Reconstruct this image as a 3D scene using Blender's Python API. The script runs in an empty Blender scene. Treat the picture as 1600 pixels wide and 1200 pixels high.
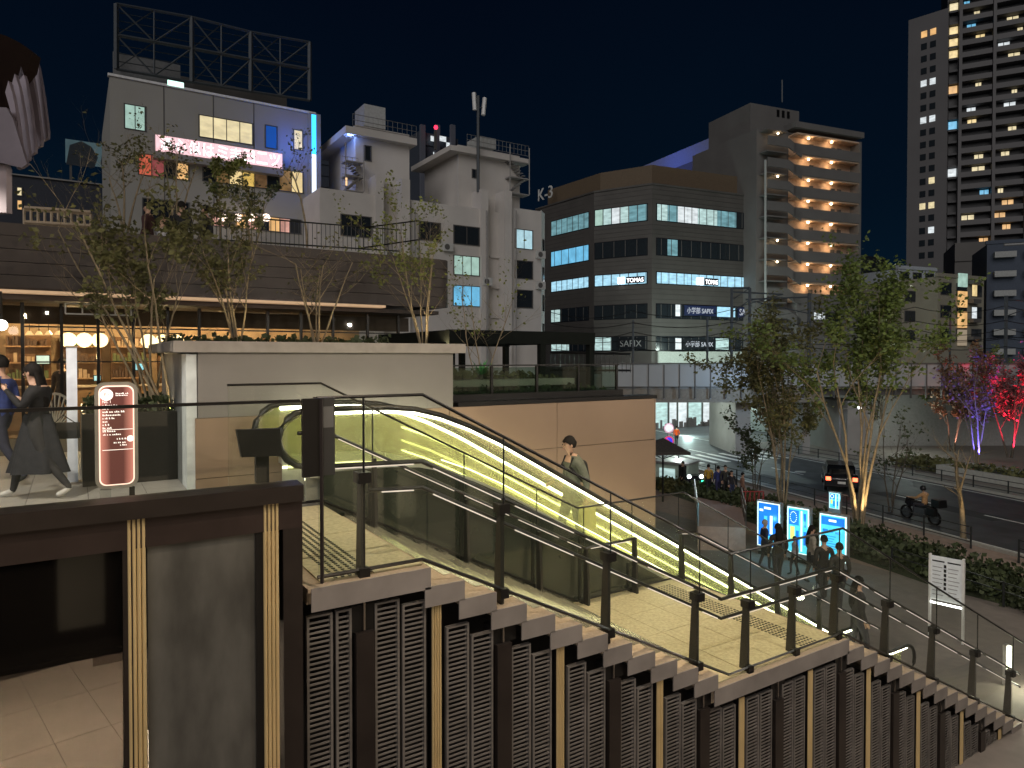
import bpy, math, random
from mathutils import Vector, noise as mnoise
R = math.radians
C = bpy.context.scene.collection
# ---------------------------------------------------------------- camera, world, light
# frame: X runs along the building front (down the stairs), Y away from it, Z = 0 at eye level
FPX, PITCH, TH = 1075.0, R(1.0), R(57.5)
S_, C_ = math.sin(TH), math.cos(TH)
HY = 558 + FPX * math.tan(PITCH)
FW = Vector((C_ * math.cos(PITCH), S_ * math.cos(PITCH), -math.sin(PITCH)))
RT = Vector((S_, -C_, 0)); UP = RT.cross(FW)
scene = bpy.context.scene
cd = bpy.data.cameras.new('camera'); cam = bpy.data.objects.new('camera', cd); C.objects.link(cam)
cd.sensor_width = 36; cd.lens = FPX / 1600 * 36; cd.clip_start = 0.05; cd.clip_end = 3000
cd.shift_y = (HY - 600) / 1600
from mathutils import Matrix
cam.matrix_world = Matrix((RT, UP, -FW)).transposed().to_4x4()
scene.camera = cam
w = bpy.data.worlds.new("World"); scene.world = w; w.use_nodes = True
nt = w.node_tree; nt.nodes.clear()
tc = nt.nodes.new('ShaderNodeTexCoord'); sx = nt.nodes.new('ShaderNodeSeparateXYZ')
rp = nt.nodes.new('ShaderNodeValToRGB'); bg = nt.nodes.new('ShaderNodeBackground'); wo = nt.nodes.new('ShaderNodeOutputWorld')
nt.links.new(tc.outputs['Generated'], sx.inputs[0]); snz = nt.nodes.new('ShaderNodeTexNoise'); snz.inputs['Scale'].default_value = 2.2; snz.inputs['Detail'].default_value = 3
mm_ = nt.nodes.new('ShaderNodeMath'); mm_.operation = 'MULTIPLY_ADD'; mm_.inputs[1].default_value = .30
sb_ = nt.nodes.new('ShaderNodeMath'); sb_.operation = 'SUBTRACT'; sb_.inputs[1].default_value = .15
nt.links.new(tc.outputs['Generated'], snz.inputs['Vector']); nt.links.new(snz.outputs[0], mm_.inputs[0]); nt.links.new(sx.outputs['Z'], mm_.inputs[2])
nt.links.new(mm_.outputs[0], sb_.inputs[0]); nt.links.new(sb_.outputs[0], rp.inputs[0])
rp.color_ramp.elements[0].position = 0.0; rp.color_ramp.elements[0].color = (.0015, .0085, .0185, 1)
rp.color_ramp.elements[1].position = 0.6; rp.color_ramp.elements[1].color = (.0006, .0017, .0058, 1)
e = rp.color_ramp.elements.new(0.25); e.color = (.0009, .0042, .0105, 1)
nt.links.new(rp.outputs[0], bg.inputs[0]); bg.inputs[1].default_value = 1.0
nt.links.new(bg.outputs[0], wo.inputs[0])
sd = bpy.data.lights.new('city_glow', 'SUN'); sd.energy = 0.9; sd.angle = R(40); sd.color = (1, .95, .92)
so = bpy.data.objects.new('city_glow', sd); C.objects.link(so)
so.rotation_euler = Vector((.70, .62, -.42)).to_track_quat('-Z', 'Y').to_euler()
vs = scene.view_settings; vs.view_transform = 'Standard'; vs.look = 'None'; vs.exposure = .1; vs.gamma = 1
scene.cycles.use_denoising = True; scene.cycles.max_bounces = 7; scene.cycles.transparent_max_bounces = 24
scene.cycles.sample_clamp_indirect = 3; scene.cycles.caustics_reflective = False; scene.cycles.caustics_refractive = False

def lamp(kind, loc, energy, color, radius=.12, target=None, cone=None, blend=.6):
    l = bpy.data.lights.new('lamp_light', kind); l.energy = energy; l.color = color
    if kind != 'SUN': l.shadow_soft_size = min(radius, .09)
    if cone: l.spot_size = R(cone); l.spot_blend = blend
    o = bpy.data.objects.new('lamp_light', l); C.objects.link(o); o.location = loc
    if target: o.rotation_euler = (Vector(target) - Vector(loc)).to_track_quat('-Z', 'Y').to_euler()
    return o
WARM = (1, .72, .42); NEUT = (1, .9, .76); COOL = (.75, .95, 1)
# lamps without fixtures: facade lights behind the viewpoint, fill added over stairs, deck, plaza
lamp('POINT', (2.2, 2.2, 3.2), 520, (1, .80, .58), .08)
lamp('POINT', (6.5, 1.4, 2.6), 620, NEUT, .08)
lamp('POINT', (11.5, 1.0, 1.6), 420, NEUT, .08)
lamp('POINT', (-1.6, 1.2, 1.6), 110, WARM, .08)
lamp('SPOT', (5.0, 6.2, 4.5), 800, (1, .78, .48), .2, (4.6, 6.2, -3), 62)
lamp('SPOT', (8.0, 6.2, 3.5), 1000, (1, .80, .50), .2, (7.0, 6.2, -3.3), 62)
lamp('SPOT', (-1.6, 8.4, 2.2), 420, NEUT, .05, (-.6, 9.0, -1.64), 100)
lamp('POINT', (-.8, 4.0, 1.6), 40, NEUT, .05)
lamp('POINT', (17, 4.0, .8), 420, NEUT, .03)
lamp('POINT', (26, 6, 1.0), 700, NEUT, .03)
# ---------------------------------------------------------------- pixel helpers (photo 1600x1200)
def ray(px, py): return FW + RT * ((px - 800) / FPX) + UP * ((HY - py) / FPX)
def atd(px, py, d):
    r = ray(px, py); return r * (d / (r.x * C_ + r.y * S_))
def aty(px, py, y):
    r = ray(px, py); return r * (y / r.y)
def atz(px, py, z):
    r = ray(px, py); return r * (z / r.z)
def ground_z(x, y):
    def sm(v, a, b):
        t = min(1, max(0, (v - a) / (b - a))); return t * t * (3 - 2 * t)
    lo = sm(y, 5.6, 8.0)
    t = sm(x, 14.0, 25.0)
    if y < 4.4 and x < 12.9: pass
    return -5.95 - lo * .95 * (1 - t) - t * 1.65
def atg(px, py):
    d = 8.0
    while d < 400:
        p = atd(px, py, d)
        if p.z <= ground_z(p.x, p.y): 
            p.z = ground_z(p.x, p.y); return p
        d *= 1.004
    return atz(px, py, -7.6)
def vpdir(vx):
    v = Vector((C_, S_, 0)) + Vector((S_, -C_, 0)) * ((vx - 800) / FPX); v.normalize(); return v
# ---------------------------------------------------------------- materials
MC = {}
def mat(name, col, rough=.6, metal=0, var=.12, scale=6, bump=0, emit=None, es=0, vscale=None, spec=.5):
    if name in MC: return MC[name]
    m = bpy.data.materials.new(name); m.use_nodes = True; n = m.node_tree; b = n.nodes['Principled BSDF']
    b.inputs['Roughness'].default_value = rough; b.inputs['Metallic'].default_value = metal
    b.inputs['Specular IOR Level'].default_value = spec
    tcn = n.nodes.new('ShaderNodeTexCoord'); nz = n.nodes.new('ShaderNodeTexNoise')
    nz.inputs['Scale'].default_value = scale; nz.inputs['Detail'].default_value = 5
    n.links.new(tcn.outputs['Object'], nz.inputs['Vector'])
    if vscale:
        mp = n.nodes.new('ShaderNodeMapping'); mp.inputs['Scale'].default_value = vscale
        n.links.new(tcn.outputs['Object'], mp.inputs[0]); n.links.new(mp.outputs[0], nz.inputs['Vector'])
    rmp = n.nodes.new('ShaderNodeValToRGB')
    rmp.color_ramp.elements[0].position = .3; rmp.color_ramp.elements[1].position = .7
    rmp.color_ramp.elements[0].color = tuple(c * (1 - var) for c in col) + (1,)
    rmp.color_ramp.elements[1].color = tuple(min(1, c * (1 + var)) for c in col) + (1,)
    n.links.new(nz.outputs[0], rmp.inputs[0]); n.links.new(rmp.outputs[0], b.inputs['Base Color'])
    if bump:
        bp = n.nodes.new('ShaderNodeBump'); bp.inputs['Strength'].default_value = bump; bp.inputs['Distance'].default_value = .02
        n.links.new(nz.outputs[0], bp.inputs['Height']); n.links.new(bp.outputs[0], b.inputs['Normal'])
    if es:
        b.inputs['Emission Color'].default_value = (*emit, 1); b.inputs['Emission Strength'].default_value = es
    MC[name] = m; return m
def glow(name, col, s, var=0, scale=2, vscale=None):
    """a thing that gives off light: lit window, lamp, screen; var mottles it (blinds, shelves, ceiling panels behind)"""
    if name in MC: return MC[name]
    m = bpy.data.materials.new(name); m.use_nodes = True; n = m.node_tree; b = n.nodes['Principled BSDF']
    b.inputs['Base Color'].default_value = (*[c * .3 for c in col], 1); b.inputs['Roughness'].default_value = .25
    b.inputs['Emission Strength'].default_value = s
    if var:
        tcn = n.nodes.new('ShaderNodeTexCoord'); mp = n.nodes.new('ShaderNodeMapping')
        mp.inputs['Scale'].default_value = vscale or (1, 1, 1)
        nz = n.nodes.new('ShaderNodeTexNoise'); nz.inputs['Scale'].default_value = scale; nz.inputs['Detail'].default_value = 4
        rmp = n.nodes.new('ShaderNodeValToRGB'); rmp.color_ramp.elements[0].position = .30; rmp.color_ramp.elements[1].position = .68
        rmp.color_ramp.elements[0].color = tuple(c * (1 - var) for c in col) + (1,); rmp.color_ramp.elements[1].color = (*col, 1)
        n.links.new(tcn.outputs['Object'], mp.inputs[0]); n.links.new(mp.outputs[0], nz.inputs['Vector'])
        n.links.new(nz.outputs[0], rmp.inputs[0]); n.links.new(rmp.outputs[0], b.inputs['Emission Color'])
    else: b.inputs['Emission Color'].default_value = (*col, 1)
    MC[name] = m; return m
def glass(name, tint, diff=0.0, dcol=(.5, .6, .5), refl=1.0, rough=.02, ior=1.45):
    if name in MC: return MC[name]
    m = bpy.data.materials.new(name); m.use_nodes = True; n = m.node_tree; n.nodes.clear()
    o = n.nodes.new('ShaderNodeOutputMaterial'); t = n.nodes.new('ShaderNodeBsdfTransparent'); t.inputs[0].default_value = (*tint, 1)
    g = n.nodes.new('ShaderNodeBsdfGlossy'); g.inputs['Roughness'].default_value = rough; g.inputs[0].default_value = (refl, refl, refl, 1)
    fr = n.nodes.new('ShaderNodeFresnel'); fr.inputs[0].default_value = ior; mx = n.nodes.new('ShaderNodeMixShader')
    src = t
    if diff:
        d = n.nodes.new('ShaderNodeBsdfDiffuse'); d.inputs[0].default_value = (*dcol, 1)
        tl = n.nodes.new('ShaderNodeBsdfTranslucent'); tl.inputs[0].default_value = (*dcol, 1)
        a = n.nodes.new('ShaderNodeMixShader'); a.inputs[0].default_value = .5
        n.links.new(d.outputs[0], a.inputs[1]); n.links.new(tl.outputs[0], a.inputs[2])
        m2 = n.nodes.new('ShaderNodeMixShader'); m2.inputs[0].default_value = diff
        n.links.new(t.outputs[0], m2.inputs[1]); n.links.new(a.outputs[0], m2.inputs[2]); src = m2
    ge = n.nodes.new('ShaderNodeNewGeometry'); iv = n.nodes.new('ShaderNodeMath'); iv.operation = 'SUBTRACT'; iv.inputs[0].default_value = 1
    mu = n.nodes.new('ShaderNodeMath'); mu.operation = 'MULTIPLY'
    n.links.new(ge.outputs['Backfacing'], iv.inputs[1]); n.links.new(iv.outputs[0], mu.inputs[0]); n.links.new(fr.outputs[0], mu.inputs[1]); n.links.new(mu.outputs[0], mx.inputs[0]); n.links.new(src.outputs[0], mx.inputs[1]); n.links.new(g.outputs[0], mx.inputs[2])
    n.links.new(mx.outputs[0], o.inputs[0]); MC[name] = m; return m
def brushed(name, col, rough, metal=1, bumps=.15):
    return mat(name, col, rough, metal, .1, 3, bumps, vscale=(14, 14, .6))
# ---------------------------------------------------------------- mesh helpers
class MB:
    def __init__(s): s.v = []; s.f = []; s.m = []; s.cur = 0
    def box(s, x0, x1, y0, y1, z0, z1):
        b = len(s.v)
        s.v += [(x0, y0, z0), (x1, y0, z0), (x1, y1, z0), (x0, y1, z0), (x0, y0, z1), (x1, y0, z1), (x1, y1, z1), (x0, y1, z1)]
        for q in ((0, 3, 2, 1), (4, 5, 6, 7), (0, 1, 5, 4), (1, 2, 6, 5), (2, 3, 7, 6), (3, 0, 4, 7)):
            s.f.append(tuple(b + i for i in q)); s.m.append(s.cur)
        return s
    def obox(s, o, u, n, s0, s1, o0, o1, z0, z1, z0b=None, z1b=None):
        """box laid on a vertical face: along u from s0 to s1, out along n from o0 to o1, heights z0..z1 (z0b,z1b at the s1 end)"""
        z0b = z0 if z0b is None else z0b; z1b = z1 if z1b is None else z1b
        b = len(s.v)
        for (a, c, z) in ((s0, o1, z0), (s1, o1, z0b), (s1, o0, z0b), (s0, o0, z0), (s0, o1, z1), (s1, o1, z1b), (s1, o0, z1b), (s0, o0, z1)):
            p = o + u * a + n * c; s.v.append((p.x, p.y, z))
        for q in ((0, 3, 2, 1), (4, 5, 6, 7), (0, 1, 5, 4), (1, 2, 6, 5), (2, 3, 7, 6), (3, 0, 4, 7)):
            s.f.append(tuple(b + i for i in q)); s.m.append(s.cur)
        return s
    def prism(s, poly, z0, z1, axis='z'):
        """poly of 2-D points extruded; axis z: (x,y); axis y: (x,z) from y=z0..z1"""
        n = len(poly); b = len(s.v)
        for z in (z0, z1):
            for (p, q) in poly: s.v.append((p, q, z) if axis == 'z' else ((p, z, q) if axis == 'y' else (z, p, q)))
        s.f.append(tuple(b + i for i in range(n))[::-1]); s.f.append(tuple(b + n + i for i in range(n))); s.m += [s.cur] * 2
        for i in range(n):
            j = (i + 1) % n; s.f.append((b + i, b + j, b + n + j, b + n + i)); s.m.append(s.cur)
        return s
    def tube(s, pts, r, k=6, cap=True):
        pts = [Vector(p) for p in pts]; n = len(pts)
        rs = r if isinstance(r, (list, tuple)) else [r] * n
        b0 = len(s.v)
        for i, p in enumerate(pts):
            d = (pts[min(n - 1, i + 1)] - pts[max(0, i - 1)]); d = d.normalized() if d.length > 1e-9 else Vector((0, 0, 1))
            a = Vector((0, 0, 1)) if abs(d.z) < .9 else Vector((1, 0, 0))
            e1 = d.cross(a).normalized(); e2 = d.cross(e1)
            for j in range(k):
                t = 2 * math.pi * j / k; q = p + (e1 * math.cos(t) + e2 * math.sin(t)) * rs[i]; s.v.append(tuple(q))
        for i in range(n - 1):
            for j in range(k):
                j2 = (j + 1) % k
                s.f.append((b0 + i * k + j, b0 + i * k + j2, b0 + (i + 1) * k + j2, b0 + (i + 1) * k + j)); s.m.append(s.cur)
        if cap:
            s.f.append(tuple(b0 + j for j in range(k))[::-1]); s.f.append(tuple(b0 + (n - 1) * k + j for j in range(k))); s.m += [s.cur] * 2
        return s
    def quad(s, a, b, c, d):
        i = len(s.v); s.v += [tuple(a), tuple(b), tuple(c), tuple(d)]; s.f.append((i, i + 1, i + 2, i + 3)); s.m.append(s.cur); return s
    def ball(s, c, r, k=10, sz=1):
        c = Vector(c); b0 = len(s.v); h = k // 2
        for i in range(h + 1):
            t = math.pi * i / h
            for j in range(k):
                u = 2 * math.pi * j / k
                s.v.append((c.x + r * math.sin(t) * math.cos(u), c.y + r * math.sin(t) * math.sin(u), c.z + sz * r * math.cos(t)))
        for i in range(h):
            for j in range(k):
                j2 = (j + 1) % k; s.f.append((b0 + i * k + j, b0 + (i + 1) * k + j, b0 + (i + 1) * k + j2, b0 + i * k + j2)); s.m.append(s.cur)
        return s
    def build(s, name, m, parent=None, smooth=False, kind=None):
        me = bpy.data.meshes.new(name)
        off = parent_loc(parent)
        me.from_pydata([(x - off.x, y - off.y, z - off.z) for (x, y, z) in s.v], [], s.f)
        for q in (m if isinstance(m, (list, tuple)) else [m]): me.materials.append(q)
        if isinstance(m, (list, tuple)): me.polygons.foreach_set('material_index', s.m)
        if smooth: me.polygons.foreach_set('use_smooth', [True] * len(s.f))
        me.validate(); me.update()
        o = bpy.data.objects.new(name, me); C.objects.link(o)
        if parent: o.parent = parent
        if kind: o['kind'] = kind
        return o
def parent_loc(p):
    v = Vector((0, 0, 0))
    while p is not None: v += Vector(p.location); p = p.parent
    return v
def thing(name, label, cat, loc=(0, 0, 0), group=None):
    o = bpy.data.objects.new(name, None); C.objects.link(o); o.location = loc; o.empty_display_size = .2
    o['label'] = label; o['category'] = cat
    if group: o['group'] = group
    return o
def tag(o, label, cat, group=None):
    o['label'] = label; o['category'] = cat
    if group: o['group'] = group
    return o
def dup(root, loc, rz=0, label=None, scale=None):
    r = root.copy(); C.objects.link(r); r.location = loc; r.rotation_euler = (0, 0, rz)
    if label: r['label'] = label
    if scale: r.scale = (scale,) * 3
    for ch in list(root.children):
        c = ch.copy(); C.objects.link(c); c.parent = r
        for g in ch.children:
            d = g.copy(); C.objects.link(d); d.parent = c
    return r
def box(name, m, parent, x0, x1, y0, y1, z0, z1, kind=None): return MB().box(x0, x1, y0, y1, z0, z1).build(name, m, parent, kind=kind)
FB = bpy.data.fonts.load if False else None
def text(s, m, parent, o, u, n, h, width=None, name='lettering', off=.01, depth=.004, center=False):
    """real lettering standing on a face: o = lower left corner, u = reading direction, n = out of the face, h = cap height"""
    cu = bpy.data.curves.new('t', 'FONT'); cu.body = s; cu.size = h * 1.35; cu.extrude = depth
    ob = bpy.data.objects.new('t', cu); C.objects.link(ob)
    dg = bpy.context.evaluated_depsgraph_get(); me = bpy.data.meshes.new_from_object(ob.evaluated_get(dg))
    bpy.data.objects.remove(ob)
    xs = [v.co.x for v in me.vertices]; ys = [v.co.y for v in me.vertices]
    if not xs: return None
    w0 = max(xs) - min(xs); k = (width / w0) if width else 1; mx, my = min(xs), min(ys); hy = max(ys) - my; ky = h / hy if hy else 1
    up = Vector((0, 0, 1)); off0 = parent_loc(parent)
    for v in me.vertices:
        p = Vector(o) + u * ((v.co.x - mx) * k - (w0 * k / 2 if center else 0)) + up * ((v.co.y - my) * ky) + n * (off + v.co.z) - off0; v.co = p
    me.materials.clear(); me.materials.append(m); me.name = name
    r = bpy.data.objects.new(name, me); C.objects.link(r); r.parent = parent; return r
class Face:
    """a vertical wall plane found from the photo: passes pixel column px at the given depth, runs towards vanishing point vx"""
    def __init__(s, px, depth, vx, right=True):
        s.o = atd(px, HY, depth); s.o.z = 0; d = vpdir(vx)
        s.u = d if (d.dot(RT) > 0) else -d
        s.n = Vector((s.u.y, -s.u.x, 0))
        if s.n.dot(Vector((C_, S_, 0))) > 0: s.n = -s.n
    def hit(s, px, py=400):
        r = ray(px, py); t = s.o.dot(s.n) / r.dot(s.n); p = r * t
        return (p - s.o).dot(s.u), p.z
    def s(s_, px, py=400): return s_.hit(px, py)[0]
    def z(s_, px, py): return s_.hit(px, py)[1]
    def bx(s, mb, px0, px1, pz0, pz1, o0, o1, ref=None):
        """pixel rectangle given left-edge heights; ref = column where pz are read"""
        ref = px0 if ref is None else ref
        return mb.obox(s.o, s.u, s.n, s.s(px0), s.s(px1), o0, o1, min(s.z(ref, pz0), s.z(ref, pz1)), max(s.z(ref, pz0), s.z(ref, pz1)))
# common materials
M_black = mat('black_metal', (.012, .011, .011), .35, .3)
M_dark = mat('dark_bronze', (.045, .036, .033), .35, .6, .2, 3)
M_steel = brushed('brushed_steel', (.42, .38, .35), .32)
M_gold = mat('brass', (.74, .57, .30), .32, .45, .08, 2)
M_white = mat('white_paint', (.75, .75, .74), .5)
M_conc = mat('concrete', (.32, .31, .29), .8, bump=.2)
M_lampw = glow('lamp_warm_white', (1, .82, .55), 6)
M_lampc = glow('lamp_cool_white', (.9, 1, 1), 6)
rnd = random.Random(7)
# ================================================================ GROUND AND STREET
M_pave = mat('plaza_paving', (.20, .17, .15), .7, bump=.15, scale=3)
M_asph = mat('asphalt', (.045, .047, .052), .6, bump=.3, scale=1.2, var=.4)
M_line = mat('road_paint', (.7, .7, .68), .6)
M_kerb = mat('kerb_stone', (.36, .35, .32), .8)
M_grass = mat('grass_soil', (.03, .04, .015), .95, bump=.5, scale=15, var=.5)
def ground_sheet():
    xs = [-60, -20, 0] + [i for i in range(10, 40)] + [45, 55, 70, 100, 150, 250, 500, 1200]
    ys = [-300, -100, -40, -10, 0, 2, 4, 4.75, 5.6, 6, 6.5, 7, 7.5, 8, 9, 12, 16, 20, 30, 50, 80, 150, 400, 1200]
    m = MB()
    for j in range(len(ys)):
        for i in range(len(xs)): m.v.append((xs[i], ys[j], ground_z(xs[i], ys[j])))
    n = len(xs)
    for j in range(len(ys) - 1):
        for i in range(n - 1): m.f.append((j * n + i, j * n + i + 1, (j + 1) * n + i + 1, (j + 1) * n + i)); m.m.append(0)
    return m.build('ground', M_pave, kind='structure')
ground_sheet()
G = -7.6
rd = vpdir(430); rn = Vector((rd.y, -rd.x, 0))
if rn.dot(RT) < 0: rn = -rn                     # rn: to the right of travel direction (away from camera side)
P0 = atz(1500, 762, G)                          # far kerb
Pn = atz(1500, 845, G)                          # near kerb
wroad = (P0 - Pn).dot(rn)
if wroad < 0: rn = -rn; wroad = -wroad
def strip(name, m, s0, s1, a0, a1, z, parent=None, kind=None, h=None):
    q = MB()
    if h: q.obox(Pn, rd, rn, s0, s1, a0, a1, z, z + h)
    else:
        c = [Pn + rd * s0 + rn * a0, Pn + rd * s1 + rn * a0, Pn + rd * s1 + rn * a1, Pn + rd * s0 + rn * a1]
        q.quad(*[(p.x, p.y, z) for p in c])
    return q.build(name, m, parent, kind=kind)
road = strip('road', M_asph, -60, 120, 0, wroad, G + .004, kind='structure')
for k in range(-10, 20):
    strip('lane_dash', M_line, k * 5, k * 5 + 3, wroad * .5 - .07, wroad * .5 + .07, G + .008, road)
strip('edge_line', M_line, -60, 120, wroad - .55, wroad - .40, G + .008, road)
strip('edge_line', M_line, -60, 120, .40, .55, G + .008, road)
sX = [(atz(px, py, G) - Pn).dot(rd) for px, py in ((1130, 735), (1060, 700))]
for k in range(9):
    strip('crosswalk_stripe', M_line, sX[0] + 3, sX[0] + 7, .8 + k * wroad / 10, .8 + k * wroad / 10 + .45, G + .009, road)
for s_, a_ in ((-12, 2.2), (-3, 5.0), (9, 2.6), (16, 6.1)):
    c_ = Pn + rd * s_ + rn * a_; MB().tube([(c_.x, c_.y, G + .0045), (c_.x, c_.y, G + .011)], .36, 18).build('manhole_cover', M_kerb, road)
for s_, a_, l_, w_ in ((-16, 1.0, 5, 1.4), (2, 4.6, 7, 1.2), (12, 1.2, 4, 2.0)): strip('asphalt_patch', mat('asphalt_new', (.028, .029, .032), .8), s_, s_ + l_, a_, a_ + w_, G + .0065, road)
side = strip('cross_street', M_asph, 30, 46, wroad + .2, wroad + 60, G + .006, kind='structure')
strip('kerb', M_kerb, -60, 28, wroad, wroad + .2, G, kind='structure', h=.14)
strip('kerb', M_kerb, -60, 120, -.2, 0, G, kind='structure', h=.14)
strip('cycle_path', mat('pale_paving', (.26, .25, .22), .8), -60, 28, wroad + .2, wroad + 2.2, G + .012, kind='structure')
strip('pavement', mat('pink_paving', (.30, .22, .18), .8, scale=4), -60, 120, -2.6, -.2, G + .012, kind='structure')
strip('grass_verge', M_grass, -60, 20, -6.2, -2.6, G + .02, kind='structure')
strip('park_path', MC['pink_paving'], -60, 120, -9.0, -6.2, G + .012, kind='structure')
# planting beds: many small leaves nobody could count
def hedge(name, c, u, n, L, W, H, m, cnt, leaf, z=G, seed=1):
    r = random.Random(seed); q = MB()
    for i in range(cnt):
        a = r.random() * L; b = r.random() * W; hz = H * (.35 + .65 * mnoise.noise((a * .9, b * .9, seed)) * .5 + .3)
        p = c + u * a + n * b; zz = z + r.random() * max(.1, hz); s = leaf * (.5 + r.random())
        d1 = Vector((r.uniform(-1, 1), r.uniform(-1, 1), r.uniform(-.5, 1))).normalized() * s
        d2 = d1.cross(Vector((r.uniform(-1, 1), r.uniform(-1, 1), r.uniform(-1, 1)))).normalized() * s * .5
        o = Vector((p.x, p.y, zz)); q.quad(o, o + d1 * .5 + d2, o + d1, o + d1 * .5 - d2)
    return q.build(name, m, kind='stuff')
M_leafd = mat('leaf_dark', (.045, .06, .022), .7, var=.5, scale=2)
M_leafo = mat('leaf_olive', (.10, .10, .035), .65, var=.45, scale=1.5)
M_leafy = mat('leaf_yellow_green', (.13, .15, .035), .6, var=.4, scale=1.5)
M_leafr = mat('leaf_autumn', (.16, .085, .04), .65, var=.5, scale=1.2)
M_leafp = mat('leaf_pink', (.28, .09, .10), .65, var=.4, scale=1.2)
M_bark = mat('bark_pale', (.24, .19, .12), .8, var=.3, scale=9, bump=.4)
M_barkd = mat('bark_dark', (.10, .08, .06), .85, var=.3, scale=9, bump=.4)
hedge('hedge', Pn + rd * -25 - rn * 2.7, rd, -rn, 40, 3.2, .8, M_leafd, 22000, .16, seed=3)
hedge('ground_cover', Pn + rd * -28 - rn * 9.2, rd, -rn, 16, 2.6, .8, M_leafo, 9000, .14, seed=5)
hedge('flower_bed', P0 + rd * -18 + rn * 3.2, rd, rn, 26, 3.0, .9, M_leafo, 9000, .2, seed=8)
# street fences, each length between the gaps one thing
M_fence = mat('fence_paint', (.05, .055, .055), .4, .5)
def street_fence(s0, s1, off, label, h=.9, step=2.0, rails=3, m=None, base=None):
    p = Pn + rd * s0 + rn * off; t = thing('street_fence', label, 'fence', (p.x, p.y, G))
    n_ = max(1, int((s1 - s0) / step))
    for i in range(n_ + 1):
        q = p + rd * (i * (s1 - s0) / n_); MB().tube([(q.x, q.y, G), (q.x, q.y, G + h)], .04, 6).build('post', m or M_fence, t)
    for k in range(rails):
        z = G + h * (1 - .33 * k) - .04; a = p; b = p + rd * (s1 - s0)
        MB().tube([(a.x, a.y, z), (b.x, b.y, z)], .022, 5).build('rail', m or M_fence, t)
street_fence(-26, -3, -.9, 'dark three rail fence along the near pavement right of the bare tree')
street_fence(-1, 22, -.7, 'dark three rail fence beside the road left of the motorcycle')
street_fence(-26, 24, wroad + .4, 'low dark fence on the far kerb behind the motorcycle', h=.8)
street_fence(-24, -2, -5.9, 'thin dark railing through the hedge behind the white notice board', h=.8, rails=2)
# raised planter under the lit trees
q = P0 + rd * -14 + rn * 3.0
pl = thing('raised_planter', 'long pale concrete planter under the red and blue lit trees', 'planter', (q.x, q.y, G))
for a0, a1, b0, b1 in ((0, 18, 0, .25), (0, 18, 2.8, 3.05), (0, .25, .25, 2.8), (17.75, 18, .25, 2.8)):
    MB().obox(q, rd, rn, a0, a1, b0, b1, G, G + .6).build('wall', M_kerb, pl)
MB().obox(q, rd, rn, .25, 17.75, .25, 2.8, G, G + .5).build('soil', M_grass, pl)
# ================================================================ STAIRCASE, LANDINGS, FACADE
YF, YI, DZ = 4.83, 7.55, -1.64          # outer edge, inner edge, upper deck level
RUN, RISE = .2991, .1509
N1 = 11; X1 = 2.30; XL = X1 + N1 * RUN; ZL = DZ - (N1 + 1) * RISE; XK = XL + RUN; X2 = 7.96; N2 = 16
M_stone = mat('stair_stone', (.42, .33, .24), .55, var=.15, scale=40, bump=.1)
M_tread = mat('stair_tread', (.38, .33, .20), .5, var=.2, scale=30, bump=.1)
M_tile = mat('landing_tile', (.44, .39, .25), .42, var=.22, scale=25, bump=.06)
M_plate = mat('step_side_plate', (.27, .245, .235), .42, .3, .18, 2.5, .05)
M_nose = mat('nosing_metal', (.7, .66, .5), .25, .8)
st = thing('staircase', 'broad stone staircase going down beside the glowing escalator in two flights', 'staircase', (X1, YF, DZ))
def tread(x0, x1, z, nm='tread'):
    t = MB().box(x0, x1 + .03, YF + .05, YI, z - .05, z - .004).build(nm, M_stone, st)
    MB().box(x0 + .03, x1 + .03, YF + .012, YF + .05, z - .03, z).build('edge_stone', M_stone, t)
    MB().box(x0 - .02, x1 + .03, YF, YF + .012, z - .155, z + .002).build('side_plate', M_plate, t)
    MB().box(x1 - .05, x1 + .032, YF + .22, YI - .02, z - .0045, z + .001).build('nosing_strip', M_nose, t)
    MB().box(x1 - .01, x1 + .005, YF + .05, YI, z - .17, z - .05).build('riser', M_tread, t)
    return t
# upper landing
lt = MB().box(1.38, X1 - .0, YF + .05, YI, DZ - .12, DZ - .006).build('upper_landing', M_stone, st)
MB().box(1.40, X1 + .03, YF, YF + .012, DZ - .165, DZ + .002).build('side_plate', M_plate, lt)
MB().box(1.38, X1 + .03, YF + .013, YF + .05, DZ - .03, DZ).build('edge_stone', M_stone, lt)
for j in range(4):
    for i in range(2):
        x0 = 1.5 + i * .41; MB().box(x0, x0 + .4, YF + .12 + j * .65, YF + .76 + j * .65, DZ - .006, DZ + .006).build('tile', M_tile, lt)
def dots(parent, x0, x1, y0, y1, z, step=.055):
    q = MB(); x = x0
    while x < x1:
        y = y0
        while y < y1:
            q.prism([(x - .012, y - .012), (x + .012, y - .012), (x + .012, y + .012), (x - .012, y + .012)], z, z + .007); y += step
        x += step
    return q.build('tactile_dots', mat('tactile_metal', (.06, .06, .05), .3, .5), parent, kind='stuff')
dots(st, 1.62, 1.94, YF + .15, YI - .1, DZ + .006)
for k in range(1, N1 + 1): tread(X1 + (k - 1) * RUN, X1 + k * RUN, DZ - k * RISE)
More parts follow.
